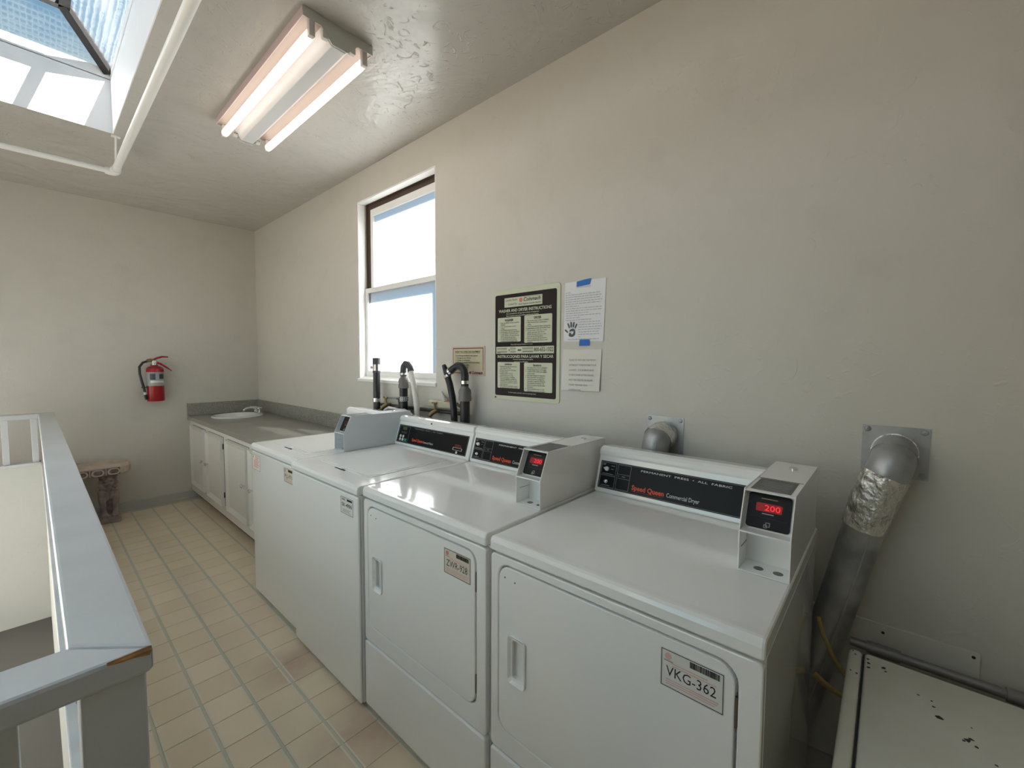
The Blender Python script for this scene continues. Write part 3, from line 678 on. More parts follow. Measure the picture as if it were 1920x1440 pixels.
# ------------------------------------------------------------------ standpipes and plumbing behind the washers
def clamp(p, q, r, parent, name='hose_clamp', m='chrome'):
    return build(MB().cyl(p, q, r, 20), name, m, parent, smooth=True)
X = -.07
t = thing('standpipe', 'straight black standpipe with rubber cap in front of the window edge', 'pipe', (X, 2.70, .90))
build(MB().cyl((X, 2.70, .90), (X, 2.695, 1.345), .0235, 20), 'pipe', 'abs', t, smooth=True)
build(MB().cyl((X, 2.695, 1.32), (X, 2.695, 1.424), .0265, 20), 'rubber_cap', 'rubber', t, smooth=True)
clamp((X, 2.695, 1.335), (X, 2.695, 1.378), .0280, t)
build(MB().bbox((X-.034, 2.705, 1.348), (X-.018, 2.722, 1.366), .002), 'clamp_screw', 'chrome', t)
clamp((X, 2.70, 1.116), (X, 2.70, 1.142), .0262, t, 'strap')
t = thing('standpipe', 'black standpipe with grey check valve and hooked white hose below the window', 'pipe', (X, 2.37, .90))
build(MB().cyl((X, 2.37, .90), (X, 2.37, 1.24), .0265, 20), 'pipe', 'abs', t, smooth=True)
build(MB().lathe([(.027, 0), (.033, .004), (.033, .02), (.030, .03), (.033, .045), (.029, .062), (.018, .074), (.016, .085)], (X, 2.37, 1.225), n=20), 'check_valve', 'iron', t, smooth=True)
hk = [(X, 2.37, 1.305), (X, 2.372, 1.34), (X, 2.366, 1.368), (X, 2.345, 1.386), (X, 2.318, 1.382), (X, 2.297, 1.362), (X, 2.288, 1.340)]
build(MB().tube(hk, .0205, 14), 'rubber_elbow', 'rubber', t, smooth=True)
clamp((X, 2.37, 1.312), (X, 2.371, 1.326), .0225, t)
clamp((X, 2.292, 1.350), (X, 2.286, 1.336), .0222, t, m='dark_metal')
build(MB().tube([(X, 2.290, 1.345), (X, 2.276, 1.31), (X, 2.262, 1.265), (X, 2.245, 1.20), (X, 2.228, 1.12), (X, 2.222, 1.04), (X, 2.222, .93)], .0175, 14), 'white_hose', 'white_hose', t, smooth=True)
st_ = build(MB().tube([(X, 2.37, 1.142), (X, 2.37, 1.172)], .0285, 20), 'perforated_strap', 'galv', t, smooth=True)
mb = MB()
for k in range(14):
    q = k*2*PI/14
    for z in (1.150, 1.164): mb.ball((X+.0285*math.cos(q), 2.37+.0285*math.sin(q), z), .0036, 5)
build(mb, 'strap_holes', 'gap', st_)
t = thing('standpipe', 'black standpipe with grey check valve and black hooked hose below the small notice', 'pipe', (X, 1.776, .90))
build(MB().cyl((X, 1.776, .90), (X, 1.776, 1.20), .0275, 20), 'pipe', 'abs', t, smooth=True)
build(MB().lathe([(.0285, 0), (.036, .003), (.036, .022), (.034, .034), (.036, .05), (.032, .066), (.020, .08), (.018, .10)], (X, 1.776, 1.180), n=20), 'check_valve', 'iron', t, smooth=True)
hk = [(X, 1.776, 1.265), (X, 1.776, 1.32), (X, 1.784, 1.352), (X, 1.806, 1.374), (X, 1.838, 1.380), (X, 1.868, 1.368), (X, 1.895, 1.350), (X, 1.915, 1.338)]
build(MB().tube(hk, .0215, 14), 'rubber_hook', 'abs', t, smooth=True)
clamp((X, 1.776, 1.278), (X, 1.776, 1.296), .0235, t); clamp((X, 1.892, 1.352), (X, 1.905, 1.344), .0238, t)
build(MB().tube([(X, 1.960, 1.380), (X, 1.940, 1.345), (X, 1.926, 1.312)], [.0125, .0175, .0175], 12), 'tee_fitting', 'abs', t, smooth=True)
clamp((X, 1.930, 1.322), (X, 1.923, 1.308), .0225, t)
build(MB().tube([(X, 1.928, 1.318), (X, 1.906, 1.27), (X, 1.884, 1.20), (X, 1.870, 1.12), (X, 1.866, 1.04), (X, 1.868, .93)], .0195, 14), 'drain_hose', 'abs', t, smooth=True)
# supply pipe, valves, box and cords on the wall
t = thing('supply_pipe', 'dark horizontal water pipe along the wall behind the washers', 'pipe', (-.022, 1.80, 1.10))
build(MB().tube([(-.022, 1.80, 1.098), (-.022, 2.74, 1.092)], .011, 12), 'pipe', 'dark_metal', t, smooth=True)
build(MB().tube([(-.018, 2.42, 1.152), (-.018, 2.68, 1.140)], .007, 8), 'strap_rod', 'galv', t, smooth=True)
def bib(label, y, m):
    t = thing('hose_bib', label, 'valve', (-.035, y, 1.09))
    build(MB().tube([(-.022, y, 1.10), (-.05, y, 1.10), (-.072, y+.012, 1.088), (-.082, y+.028, 1.062), (-.086, y+.040, 1.035)], [.012, .014, .014, .012, .012], 12), 'body', m, t, smooth=True)
    build(MB().cyl((-.055, y, 1.10), (-.058, y+.006, 1.150), .006, 10), 'stem', m, t, smooth=True)
    build(MB().bbox((-.066, y-.018, 1.146), (-.050, y+.026, 1.156), .004), 'handle', m, t, smooth=True)
    build(MB().cyl((-.082, y+.028, 1.064), (-.088, y+.044, 1.022), .0155, 14), 'coupling', 'brass', t, smooth=True)
bib('brass tap with handle under the beige outlet strip', 2.06, 'brass')
bib('dark tap beside the strapped standpipe', 2.44, 'dark_metal')
bib('small tap at the foot of the straight standpipe', 2.60, 'brass')
t = thing('outlet_strip', 'beige outlet strip with a grey plug behind the washers', 'outlet', (-.045, 2.00, 1.14))
build(MB().bbox((-.044, 1.897, 1.118), (-.003, 2.150, 1.162), .012, 3), 'case', 'beige_plastic', t, smooth=True)
build(MB().bbox((-.036, 1.93, 1.161), (-.012, 1.985, 1.165), .0015), 'switch', 'orange', t)
build(MB().tube([(-.024, 2.005, 1.158), (-.024, 2.018, 1.184), (-.024, 2.030, 1.205), (-.024, 2.038, 1.218)], [.019, .014, .008, .007], 12), 'plug', 'grey_hose', t, smooth=True)
build(MB().tube([(-.022, 1.90, 1.134), (-.022, 1.87, 1.125), (-.022, 1.845, 1.08), (-.024, 1.825, 1.02), (-.026, 1.815, .95)], .006, 8), 'cord', 'white_hose', t, smooth=True)
tag(build(MB().tube([(-.112, 2.56, 1.03), (-.112, 2.53, 1.07), (-.112, 2.48, 1.095), (-.112, 2.42, 1.092), (-.112, 2.36, 1.088), (-.112, 2.30, 1.092), (-.112, 2.24, 1.075), (-.112, 2.18, 1.045), (-.112, 2.13, .99)], .0085, 10), 'supply_hose', 'grey_hose', loc=(-.07, 2.3, 1.0), smooth=True), 'thin grey hose arching behind the washer console', 'hose')

# ------------------------------------------------------------------ notices on the wall
def para(F, a, b, lines, size, step, m, parent, width=None, bold=.01):
    text('\n'.join(lines), F, a, b, size, m, parent, line=step/size, width=width, bold=bold, name='print', d=.0016)
F = FX(-.0005)
SA0, SA1, SZ0, SZ1 = -1.612, -1.179, 1.201, 1.781
sg = thing('instruction_sign', 'large black and cream sign headed WASHER AND DRYER INSTRUCTIONS', 'sign', (0, 1.40, 1.20))
build(MB().rr(F, SA0, SZ0, SA1, SZ1, .016, 0, .004), 'plate', 'sign_cream', sg, bevel=.001)
F = FX(-.0046)
pn = build(MB().rr(F, SA0+.008, SZ0+.022, SA1-.020, SZ1-.026, .010, 0, .0006), 'black_field', 'sign_black', sg)
w0, w1 = SA0+.008, SA1-.020; ww = w1-w0; z1 = SZ1-.026; zh = SZ1-SZ0-.048
def Zf(k): return SZ0+.022+zh*k
def box_(name, a, b, c, d, m='sign_cream', r=.006): return build(MB().rr(F, w0+ww*a, Zf(b), w0+ww*c, Zf(d), r, .0006, .0010), name, m, pn)
bx = box_('logo_box', .165, .873, .785, .964, r=.001)
text('Laundry Room', F, w0+ww*.185, Zf(.932), .0165, 'black_ink', bx, width=ww*.20, d=.0016)
text('Leased by', F, w0+ww*.235, Zf(.892), .0165, 'black_ink', bx, width=ww*.145, d=.0016)
build(MB().disc(F, w0+ww*.445, Zf(.932), .0115, .001, .0015), 'logo', 'coral_ink', bx)
text('Coinmach', F, w0+ww*.49, Zf(.918), .026, 'black_ink', bx, width=ww*.27, d=.0016, bold=.02, shear=.25)
build(MB().rect(F, w0+ww*.49, Zf(.955), w0+ww*.775, Zf(.957), .001, .0015), 'logo_line', 'maroon', bx)
text('Smart Superior Laundry Services', F, w0+ww*.405, Zf(.888), .0095, 'black_ink', bx, width=ww*.365, d=.0016, bold=.02)
text('WASHER AND DRYER INSTRUCTIONS', F, w0+ww*.065, Zf(.826), .0215, 'sign_cream', pn, width=ww*.86, d=.0012, bold=.02)
para(F, w0+ww*.20, Zf(.804), ['Not responsible for damage due to misuse of equipment.', 'Read complete instructions before starting your laundry.'], .0095, .0115, 'sign_cream', pn, ww*.54)
bx = box_('washer_panel', .045, .535, .445, .775)
text('WASHER', F, w0+ww*.245, Zf(.738), .015, 'black_ink', bx, align='CENTER', d=.0016, bold=.04)
build(MB().rect(F, w0+ww*.19, Zf(.733), w0+ww*.30, Zf(.7345), .001, .0015), 'underline', 'black_ink', bx)
para(F, w0+ww*.075, Zf(.716), ['1  Only wash fabrics noted as machine', '    washable.', '2  Select desired washer control', '    settings.', '3  Load clothes evenly and loosely.', '4  Add detergent. See box instructions.', '5  To start washer, close lid & insert', '    coin(s). (Washer will stop whenever', '    lid is re-opened during cycle.)', '6  For best results remove clothes', '    promptly at end of washer cycle.', '7  These machines are not designed', '    to wash rags.'], .0100, .0095, 'black_ink', bx, ww*.35, .005)
bx = box_('dryer_panel', .505, .520, .935, .780)
text('DRYER', F, w0+ww*.715, Zf(.745), .015, 'black_ink', bx, align='CENTER', d=.0016, bold=.04)
build(MB().rect(F, w0+ww*.67, Zf(.740), w0+ww*.76, Zf(.7415), .001, .0015), 'underline', 'black_ink', bx)
para(F, w0+ww*.53, Zf(.722), ['1  Do not dry wool, rubber or plastics.', '2  Select desired dryer temperature', '    setting.', '3  Clean lint screen for faster drying time.', '4  Load clothes so they can tumble freely.', '5  To start dryer, close door, insert', '    coin(s), and push start button.', '    (Dryer will stop whenever door', '    is re-opened during cycle.)', '6  Remove delicates and permanent', '    press promptly when dry to avoid', '    wrinkling.', '7  Drying of mattress covers or', '    comforters not recommended.'], .0100, .0098, 'black_ink', bx, ww*.385, .005)
text('Please help keep your laundry room clean!', F, w0+ww*.28, Zf(.502), .0105, 'sign_cream', pn, width=ww*.36, d=.0012)
bx = box_('phone_panel', .02, .418, .965, .487, r=.001)
text('800-652-1322', F, w0+ww*.665, Zf(.438), .028, 'black_ink', bx, width=ww*.29, d=.0016, bold=.012)
mb = MB()
for a, b in ((.035, .215), (.27, .365), (.475, .65)):
    for k in (.470, .460, .440, .431): mb.rect(F, w0+ww*a, Zf(k), w0+ww*(b-.03*((k*1000) % 3 == 0)), Zf(k+.004), .001, .0014)
mb.rect(F, w0+ww*.035, Zf(.424), w0+ww*.10, Zf(.428), .001, .0014)
build(mb, 'small_print', 'black_ink', bx, fix=False)
build(MB().poly(F, [(w0+ww*.245, Zf(.436)), (w0+ww*.258, Zf(.452)), (w0+ww*.245, Zf(.470))], .001, .0015), 'arrow', 'black_ink', bx)
build(MB().rr(F, w0+ww*.395, Zf(.446), w0+ww*.455, Zf(.458), .003, .001, .0015), 'badge', 'black_ink', bx)
text('INSTRUCCIONES PARA LAVAR Y SECAR', F, w0+ww*.045, Zf(.377), .0205, 'sign_cream', pn, width=ww*.915, d=.0012, bold=.02)
para(F, w0+ww*.32, Zf(.357), ['No somos responsables por ropa da\u00f1ada', '   debido al mal uso del equipo.'], .0095, .0125, 'sign_cream', pn, ww*.33)
bx = box_('lavadora_panel', .045, .075, .435, .335)
text('Lavadora', F, w0+ww*.235, Zf(.307), .014, 'black_ink', bx, align='CENTER', d=.0016, bold=.03)
build(MB().rect(F, w0+ww*.175, Zf(.303), w0+ww*.295, Zf(.3045), .001, .0015), 'underline', 'black_ink', bx)
para(F, w0+ww*.07, Zf(.285), ['1  Solamente ponga los articulos', '    que requieren lavar.', '2  Escoja temperatura del agua.', '3  Ponga la ropa.', '4  Agregue jabon. Vea las', '    instrucciones en la caja.', '5  Para comenzar la maquina,', '    cierre la tapadera y ponga las', '    monedas. (La maquina se para', '    si uno abre la tapadera cuando', '    este lavando.)', '6  Para mejores resultados, saque', '    la ropa tan pronto deje de lavar.', '7  Estas maquinas no estan hechas', '    para lavar trapos.'], .0100, .0094, 'black_ink', bx, ww*.34, .005)
bx = box_('secadora_panel', .505, .055, .945, .330)
text('Secadora', F, w0+ww*.715, Zf(.300), .014, 'black_ink', bx, align='CENTER', d=.0016, bold=.03)
build(MB().rect(F, w0+ww*.65, Zf(.296), w0+ww*.78, Zf(.2975), .001, .0015), 'underline', 'black_ink', bx)
para(F, w0+ww*.53, Zf(.278), ['1  No seque lana, hule o plasticos.', '2  Escoja temperatura adecuada.', '3  Limpie el filtro para que seque', '    mas pronto.', '4  No sobrecargue la maquina.', '5  Para comenzar la secadora,', '    cierre la puerta, ponga las', '    monedas y oprima el boton.', '    (La maquina se parara si la', '    puerta se abre cuando este', '    secando.)', '6  Saque rapidamente la ropa', '    delicada para evitar arrugas.', '7  No se recomienda secar cobertores', '    de colchon o edredones.'], .0100, .0098, 'black_ink', bx, ww*.395, .005)
text('Por favor ayude a que este cuarto se mantenga limpio', F, w0+ww*.24, Zf(.030), .0105, 'sign_cream', pn, width=ww*.46, d=.0012)
mb = MB(); mb.cyl((-.0046, 1.600, 1.212), (-.008, 1.600, 1.212), .005, 10); build(mb, 'screw', 'dark_metal', sg)

F = FX(-.0005)
ss = thing('notice_plate', 'small cream notice headed WHEN YOU OVERLOAD EQUIPMENT, by the window', 'sign', (0, 1.82, 1.32))
sa0, sa1, sz0, sz1 = -1.962, -1.687, 1.322, 1.490
build(MB().rr(F, sa0, sz0, sa1, sz1, .003, 0, .003), 'plate', 'small_sign_edge', ss)
F = FX(-.0036)
f_ = build(MB().rr(F, sa0+.009, sz0+.012, sa1-.010, sz1-.009, .001, 0, .0004), 'border', 'maroon', ss)
g_ = build(MB().rr(F, sa0+.013, sz0+.016, sa1-.014, sz1-.014, .001, .0004, .0008), 'field', 'small_sign_bg', f_)
text('WHEN YOU OVERLOAD EQUIPMENT', F, sa0+.027, sz1-.037, .015, 'black_ink', g_, width=.215, d=.0012, bold=.02)
build(MB().rect(F, sa0+.027, sz1-.0415, sa0+.240, sz1-.0402, .0008, .0012), 'underline', 'black_ink', g_)
para(F, sa0+.030, sz1-.057, ['The following conditions may happen:', '1. Damage to your clothes', '2. Damage to equipment', '3. Damage to laundry room and building', '4. Poor washing results', '5. Longer drying cycle', '6. Costs more to run'], .0115, .0133, 'black_ink', g_, .205)
lg = build(MB().rr(F, sa1-.125, sz0+.002, sa1-.006, sz0+.030, .001, .0008, .0012), 'logo_box', 'small_sign_edge', g_)
build(MB().disc(F, sa1-.116, sz0+.017, .008, .0012, .0016), 'logo', 'maroon', lg)
text('Coinmach', F, sa1-.103, sz0+.010, .022, 'maroon', lg, width=.088, d=.0018, bold=.04, shear=.25)

def paper(name, label, corners, m, curl):
    t = thing(name, label, 'paper', (0, -sum(c[0] for c in corners)/4, corners[0][1]))
    n_ = 10; vs = []
    (ax, az), (bx_, bz), (cx, cz), (dx, dz) = corners   # bl, br, tr, tl  (a, b)
    for i in range(n_+1):
        for j in range(n_+1):
            u, v = i/n_, j/n_
            a = (ax*(1-u)+bx_*u)*(1-v) + (dx*(1-u)+cx*u)*v; b = (az*(1-u)+bz*u)*(1-v) + (dz*(1-u)+cz*u)*v
            vs.append(FX(0).p(a, b, .0012 + curl*((1-v)**2)*(u*.6+.4) + curl*.3*u*u))
    k = len(vs); vs2 = [v + Vector((-.0003, 0, 0)) for v in vs]
    q = lambda i, j: i*(n_+1)+j
    fs = [(q(i, j), q(i+1, j), q(i+1, j+1), q(i, j+1)) for i in range(n_) for j in range(n_)] + [(k+q(i, j), k+q(i, j+1), k+q(i+1, j+1), k+q(i+1, j)) for i in range(n_) for j in range(n_)]
    fs += [(q(i, 0), k+q(i, 0), k+q(i+1, 0), q(i+1, 0)) for i in range(n_)] + [(q(i, n_), q(i+1, n_), k+q(i+1, n_), k+q(i, n_)) for i in range(n_)]
    fs += [(q(0, j), q(0, j+1), k+q(0, j+1), k+q(0, j)) for j in range(n_)] + [(q(n_, j), k+q(n_, j), k+q(n_, j+1), q(n_, j+1)) for j in range(n_)]
    sh = build(MB().add(vs + vs2, fs), 'sheet', m, t, smooth=True)
    return t, sh
# letter with the hand print
t, sh = paper('letter', 'white printed letter with a grey hand print, held by blue tape', [(-1.160, 1.500), (-.948, 1.496), (-.940, 1.773), (-1.155, 1.773)], 'paper', .0015)
F = FX(-.0042)
def line_of(n): 
    out = ''
    while len(out) < n: out += random.choice(('the', 'laundry', 'please', 'machines', 'clothes', 'room', 'your', 'and', 'for', 'when', 'all', 'neighbors')) + ' '
    return out[:n]
text('BE A GOOD NEIGHBOR', F, -1.088, 1.741, .0095, 'paper_ink', sh, width=.072, d=0)
mb = MB(); rnd = random.Random(3)
def greek(a0, a1, b, h=.0042):       # lines of print too small to read
    x = a0
    while x < a1-.004:
        w = min(rnd.uniform(.006, .021), a1-x); mb.rect(F, x, b, x+w, b+h*.62, 0, .0003); x += w + .0035
for k, (a, c) in enumerate(((-1.150, -1.118), (-1.150, -.968), (-1.150, -.960), (-1.150, -.965), (-1.150, -.957), (-1.150, -.962), (-1.150, -1.075), (-1.146, -.953), (-1.146, -.956), (-1.146, -1.025), (-1.146, -.965), (-1.146, -1.07), (-1.146, -1.005))):
    greek(a, c, 1.723-.0106*k)
for k, c in enumerate((-.965, -.962, -.957, -.958, -.970, -.966, -1.065)): greek(-1.078, c, 1.585-.0112*k)
greek(-1.135, -.966, 1.5075)
build(mb, 'print', 'paper_ink', sh, fix=False)
mb = MB(); hc, hb = -1.113, 1.536
def stroke(p, q, r): 
    p, q = Vector(p), Vector(q); d = (q-p).normalized(); s = Vector((-d.y, d.x))*r
    mb.poly(F, [(p-s*.9)[:], (p+s*.9)[:], (q+s)[:], (q+d*r)[:], (q-s)[:]], 0, .0004)
stroke((hc-.013, hb+.026), (hc-.022, hb+.046), .0035); stroke((hc-.004, hb+.028), (hc-.005, hb+.052), .0038); stroke((hc+.007, hb+.028), (hc+.011, hb+.050), .0036); stroke((hc+.017, hb+.024), (hc+.026, hb+.042), .0032); stroke((hc-.022, hb+.006), (hc-.036, hb+.017), .0040)
build(mb, 'hand_print', 'hand_ink', sh, fix=False)
palm = [(hc-.018, hb-.006), (hc-.014, hb-.013), (hc-.004, hb-.016), (hc+.008, hb-.015), (hc+.016, hb-.008), (hc+.018, hb+.004), (hc+.017, hb+.015), (hc+.010, hb+.022), (hc, hb+.022), (hc-.010, hb+.018), (hc-.015, hb+.010), (hc-.008, hb+.009), (hc-.003, hb+.012), (hc+.001, hb+.009), (hc+.006, hb+.012), (hc+.010, hb+.007), (hc+.008, hb+.001), (hc+.001, hb-.006), (hc-.006, hb+.002), (hc-.012, hb+.006)]
build(MB().poly(F, palm, 0, .0004), 'hand_print', 'hand_ink', sh)
def tape(label, c, tear):
    o = build(MB().poly(FX(-.0030), c, 0, .0022), 'tape_strip', 'tape', loc=(0, -c[0][0], c[0][1])); tag(o, label, 'tape', 'blue tape strips')
tape('torn strip of blue tape at the top of the hand-print letter', [(-1.090, 1.748), (-1.022, 1.752), (-1.018, 1.762), (-1.014, 1.778), (-1.050, 1.776), (-1.089, 1.771)], 0)
t, sh = paper('typed_note', 'cream typed note hanging below the hand-print letter', [(-1.172, 1.270), (-.962, 1.274), (-.955, 1.461), (-1.160, 1.463)], 'paper_warm', .006)
F = Fr((-.0062, 0, 1.270), (0, -1, 0), (.020, 0, 1))
text('PLEASE DO NOT USE TOO MUCH\nDETERGENT WHEN DOING YOUR\nLAUNDRY.  THIS BUBBLES BACK\nUP INTO SOME OF THE DRAINS\nAND THIS CREATES PROBLEMS.\nTHANK YOU FOR YOUR\nCOOPERATION.', F, -1.125, .139, .0115, 'type_ink', sh, width=.145, line=2.0, d=.0032)
tape('blue tape strip between the letter and the typed note', [(-1.072, 1.478), (-1.018, 1.478), (-1.018, 1.506), (-1.070, 1.506)], 0)

# ------------------------------------------------------------------ dryer vents
def vent(label, yc, zc, path, tape_range, pw):
    t = thing('dryer_vent', label, 'duct', (0, yc, zc-.3), 'galvanised dryer vents')
    F = FX(-.0005)
    pl = build(MB().rr(F, -yc-.0745, zc-.0745, -yc+.0745, zc+.0745, .002, 0, .0022), 'wall_plate', 'galv', t)
    for a in (-1, 1):
        for b in (-1, 1): build(MB().lathe([(.0085, 0), (.007, .003), (.002, .004)], F.p(-yc+a*.062, zc+b*.062, .0022), F.n, 10), 'screw', 'galv_dark', pl, smooth=True)
    pts = [Vector(p) for p in path]
    # smooth the path
    def cr_(p0, p1, p2, p3, t_): return .5*((2*p1)+(-p0+p2)*t_+(2*p0-5*p1+4*p2-p3)*t_*t_+(-p0+3*p1-3*p2+p3)*t_**3)
    sm = []
    for i in range(len(pts)-1):
        for k in range(6): sm.append(cr_(pts[max(i-1, 0)], pts[i], pts[i+1], pts[min(i+2, len(pts)-1)], k/6))
    sm.append(pts[-1])
    k0, k1, k2 = tape_range
    e = build(MB().tube(sm[:k1+1], [.0505]*(k1+1), 28), 'elbow', 'galv_dark', t, smooth=True)
    rg = MB()
    rg.tube(sm[1:3], .0535, 28); build(rg, 'collar', 'foil', t, smooth=True)
    rnd = random.Random(5); mb = MB()
    tp = sm[k0:k2+1]; mb.tube(tp, [.0525+rnd.uniform(0, .0025) for _ in tp], 30)
    for v in mb.v: v += Vector((rnd.uniform(-1, 1), rnd.uniform(-1, 1), rnd.uniform(-1, 1)))*.0012
    tag(build(mb, 'foil_tape', 'foil', t, smooth=True), 'crinkled foil tape')
    if k2 < len(sm)-1:
        pp = build(MB().tube(sm[k2-1:], .0492, 28), 'pipe', 'galv_dark', t, smooth=True)
        o_ = Vector((-.049, -.006, 0)); build(MB().tube([p + Vector((-.0455, -.018, 0)) for p in sm[k2:]], .003, 8), 'seam', 'galv', pp, smooth=True)
    bd = MB(); i = 8; bd.tube([sm[i], sm[i]+(sm[i+1]-sm[i])*.3], .0525, 28); build(bd, 'bead', 'galv_dark', e, smooth=True)
vent('bare galvanised vent pipe running down beside the nearest dryer, foil taped', -.0185, 1.147, [(.0, -.0185, 1.147), (-.04, -.0175, 1.145), (-.078, -.012, 1.118), (-.082, .006, 1.065), (-.080, .022, 1.005), (-.075, .040, .93), (-.068, .062, .82), (-.064, .105, .62), (-.064, .165, .36), (-.064, .21, .16)], (15, 16, 30), 0)
vent('short taped vent elbow behind the console of the nearest dryer', .666, 1.115, [(.0, .666, 1.115), (-.035, .666, 1.115), (-.070, .668, 1.104), (-.074, .676, 1.055), (-.066, .69, .98), (-.064, .70, .86), (-.064, .70, .70)], (2, 20, 11), 0)

# ------------------------------------------------------------------ lower right corner
t = thing('wall_board', 'flat white painted board screwed low on the wall behind the chipped appliance', 'board', (0, .1, .15))
build(MB().box((-.012, -.213, .14), (-.0005, .70, .625)), 'panel', 'board', t, bevel=.002)
for y, z in ((-.20, .612), (-.015, .600), (.3, .612)): build(MB().lathe([(.0042, 0), (.0035, .002)], (-.012, y, z), (-1, 0, 0), 10), 'screw', 'chip', t)
t = thing('conduit', 'grey iron gas pipe with coupling along the wall behind the chipped appliance', 'pipe', (-.05, 0, .56))
build(MB().tube([(-.05, -1.2, .562), (-.05, .058, .562)], .0125, 14), 'pipe', 'conduit', t, smooth=True)
build(MB().tube([(-.05, -.055, .562), (-.05, -.045, .562), (-.05, .012, .562), (-.05, .020, .562)], [.0165, .018, .018, .0165], 14), 'coupling', 'conduit', t, smooth=True)
build(MB().tube([(-.05, -.300, .562), (-.05, -.255, .562)], .018, 14), 'coupling', 'conduit', t, smooth=True)
tag(build(MB().tube([(-.135, .132, .645), (-.142, .118, .60), (-.152, .095, .555), (-.157, .070, .52), (-.152, .03, .47)], .0055, 10), 'gas_hose', 'yellow_hose', loc=(-.1, .1, .47), smooth=True), 'yellow hose slanting down between the dryer and the chipped appliance', 'hose')
tag(build(MB().tube([(-.13, .135, .462), (-.142, .11, .452), (-.152, .075, .446), (-.154, .03, .44)], .009, 10), 'gas_hose', 'yellow_hose', loc=(-.1, .1, .44), smooth=True), 'short orange-yellow hose low behind the chipped appliance', 'hose')
ay0, ay1, ax0, ax1, az = -.66, .056, -.80, -.172, .608
t = thing('old_appliance', 'low cream-white enamel appliance with chipped top, beside the nearest dryer', 'appliance', (ax0, ay0, 0))
build(MB().box((ax0+.01, ay0+.01, .0), (ax1-.004, ay1-.010, az-.03)), 'body', 'cream_enamel', t, bevel=.008)
tp_ = build(MB().bbox((ax0, ay0, az-.035), (ax1, ay1-.034, az), .010, 3), 'top', 'cream_enamel', t, smooth=True)
build(MB().bbox((ax0, ay1-.0315, az-.040), (ax1, ay1, az+.001), .013, 4), 'side_trim', 'cream_enamel', t, smooth=True)
build(MB().box((ax0+.012, ay1-.0345, az-.03), (ax1-.010, ay1-.0312, az-.003)), 'seam', 'gap', t)
mb = MB(); rnd = random.Random(11); Fz = FZ(az)
def chip(a, b, r):
    mb.poly(Fz, [(a+r*rnd.uniform(.5, 1.1)*math.cos(q*PI/4), b+r*rnd.uniform(.5, 1.1)*math.sin(q*PI/4)) for q in range(8)], 0, .0004)
for a, b, r in ((-.205, .014, .004), (-.225, .0125, .005), (-.245, .011, .0045), (-.222, -.018, .006), (-.235, -.022, .004), (-.29, -.105, .003), (-.31, -.107, .004), (-.345, -.114, .008), (-.385, -.155, .007), (-.378, -.160, .005), (-.392, -.148, .003), (-.397, -.166, .004), (-.335, -.165, .002), (-.43, -.19, .003), (-.285, -.082, .003)): chip(a, b, r)
Fz = FZ(az+.0012)
for a, b, r in ((-.19, .046, .003), (-.205, .04, .003), (-.29, .046, .0025), (-.295, .034, .003)): chip(a, b, r)
tag(build(mb, 'paint_chips', 'chip', tp_, fix=False), 'dark rust chips in the enamel')

# ------------------------------------------------------------------ fire extinguisher
ex, ey, r = -.905, YB-.085, .066
t = thing('fire_extinguisher', 'red fire extinguisher with black hose hanging on the end wall', 'fire extinguisher', (ex, ey, 1.01))
build(MB().lathe([(r-.004, 0), (r, .006), (r, .295), (r-.004, .310), (r-.018, .324), (.026, .332), (.022, .340)], (ex, ey, 1.012), n=32), 'cylinder', 'ext_red', t, smooth=True)
lb = build(MB().lathe([(r+.0006, 0), (r+.0008, .001), (r+.0008, .128), (r+.0006, .129)], (ex, ey, 1.157), n=32), 'label', 'ext_label', t, smooth=True)
def band(n, z0, z1, a0, a1, m):
    mb = MB(); k = 8; vs = []
    for i in range(k+1):
        q = a0+(a1-a0)*i/k
        for z in (z0, z1): vs.append((ex+(r+.0015)*math.sin(q), ey-(r+.0015)*math.cos(q), z))
    build(mb.add(vs, [(2*i, 2*i+2, 2*i+3, 2*i+1) for i in range(k)]), n, m, lb, fix=False)
band('print_block', 1.215, 1.272, -.75, -.12, 'ext_dark'); band('print_block', 1.222, 1.268, .30, .95, 'ext_dark'); band('print_block', 1.186, 1.206, -.7, .95, 'ext_silver'); band('print_line', 1.170, 1.174, -.6, .95, 'ext_yellow')
build(MB().lathe([(.020, 0), (.020, .018), (.024, .02), (.024, .045), (.014, .05)], (ex-.004, ey, 1.349), n=16), 'valve', 'chrome', t, smooth=True)
build(MB().tube([(ex-.004, ey-.004, 1.392), (ex-.03, ey-.006, 1.396), (ex-.058, ey-.008, 1.392)], [.016, .017, .014], 12), 'gauge_head', 'brass', t, smooth=True)
build(MB().tube([(ex-.01, ey-.004, 1.402), (ex+.02, ey-.006, 1.418), (ex+.055, ey-.01, 1.430), (ex+.10, ey-.012, 1.428)], [.008, .009, .008, .006], 8), 'lever', 'ext_red', t, smooth=True)
build(MB().tube([(ex+.004, ey-.004, 1.380), (ex+.04, ey-.006, 1.366), (ex+.08, ey-.008, 1.334), (ex+.125, ey-.01, 1.296)], [.009, .009, .008, .004], 8), 'carry_handle', 'ext_red', t, smooth=True)
hs = [(ex-.05, ey-.008, 1.388), (ex-.085, ey-.01, 1.376), (ex-.112, ey-.012, 1.335), (ex-.112, ey-.014, 1.27), (ex-.100, ey-.016, 1.20), (ex-.086, ey-.018, 1.13), (ex-.080, ey-.02, 1.085)]
build(MB().tube(hs, .0105, 12), 'hose', 'abs', t, smooth=True)
build(MB().tube([(ex-.080, ey-.02, 1.092), (ex-.073, ey-.02, 1.030)], [.0125, .011], 12), 'nozzle', 'abs', t, smooth=True)
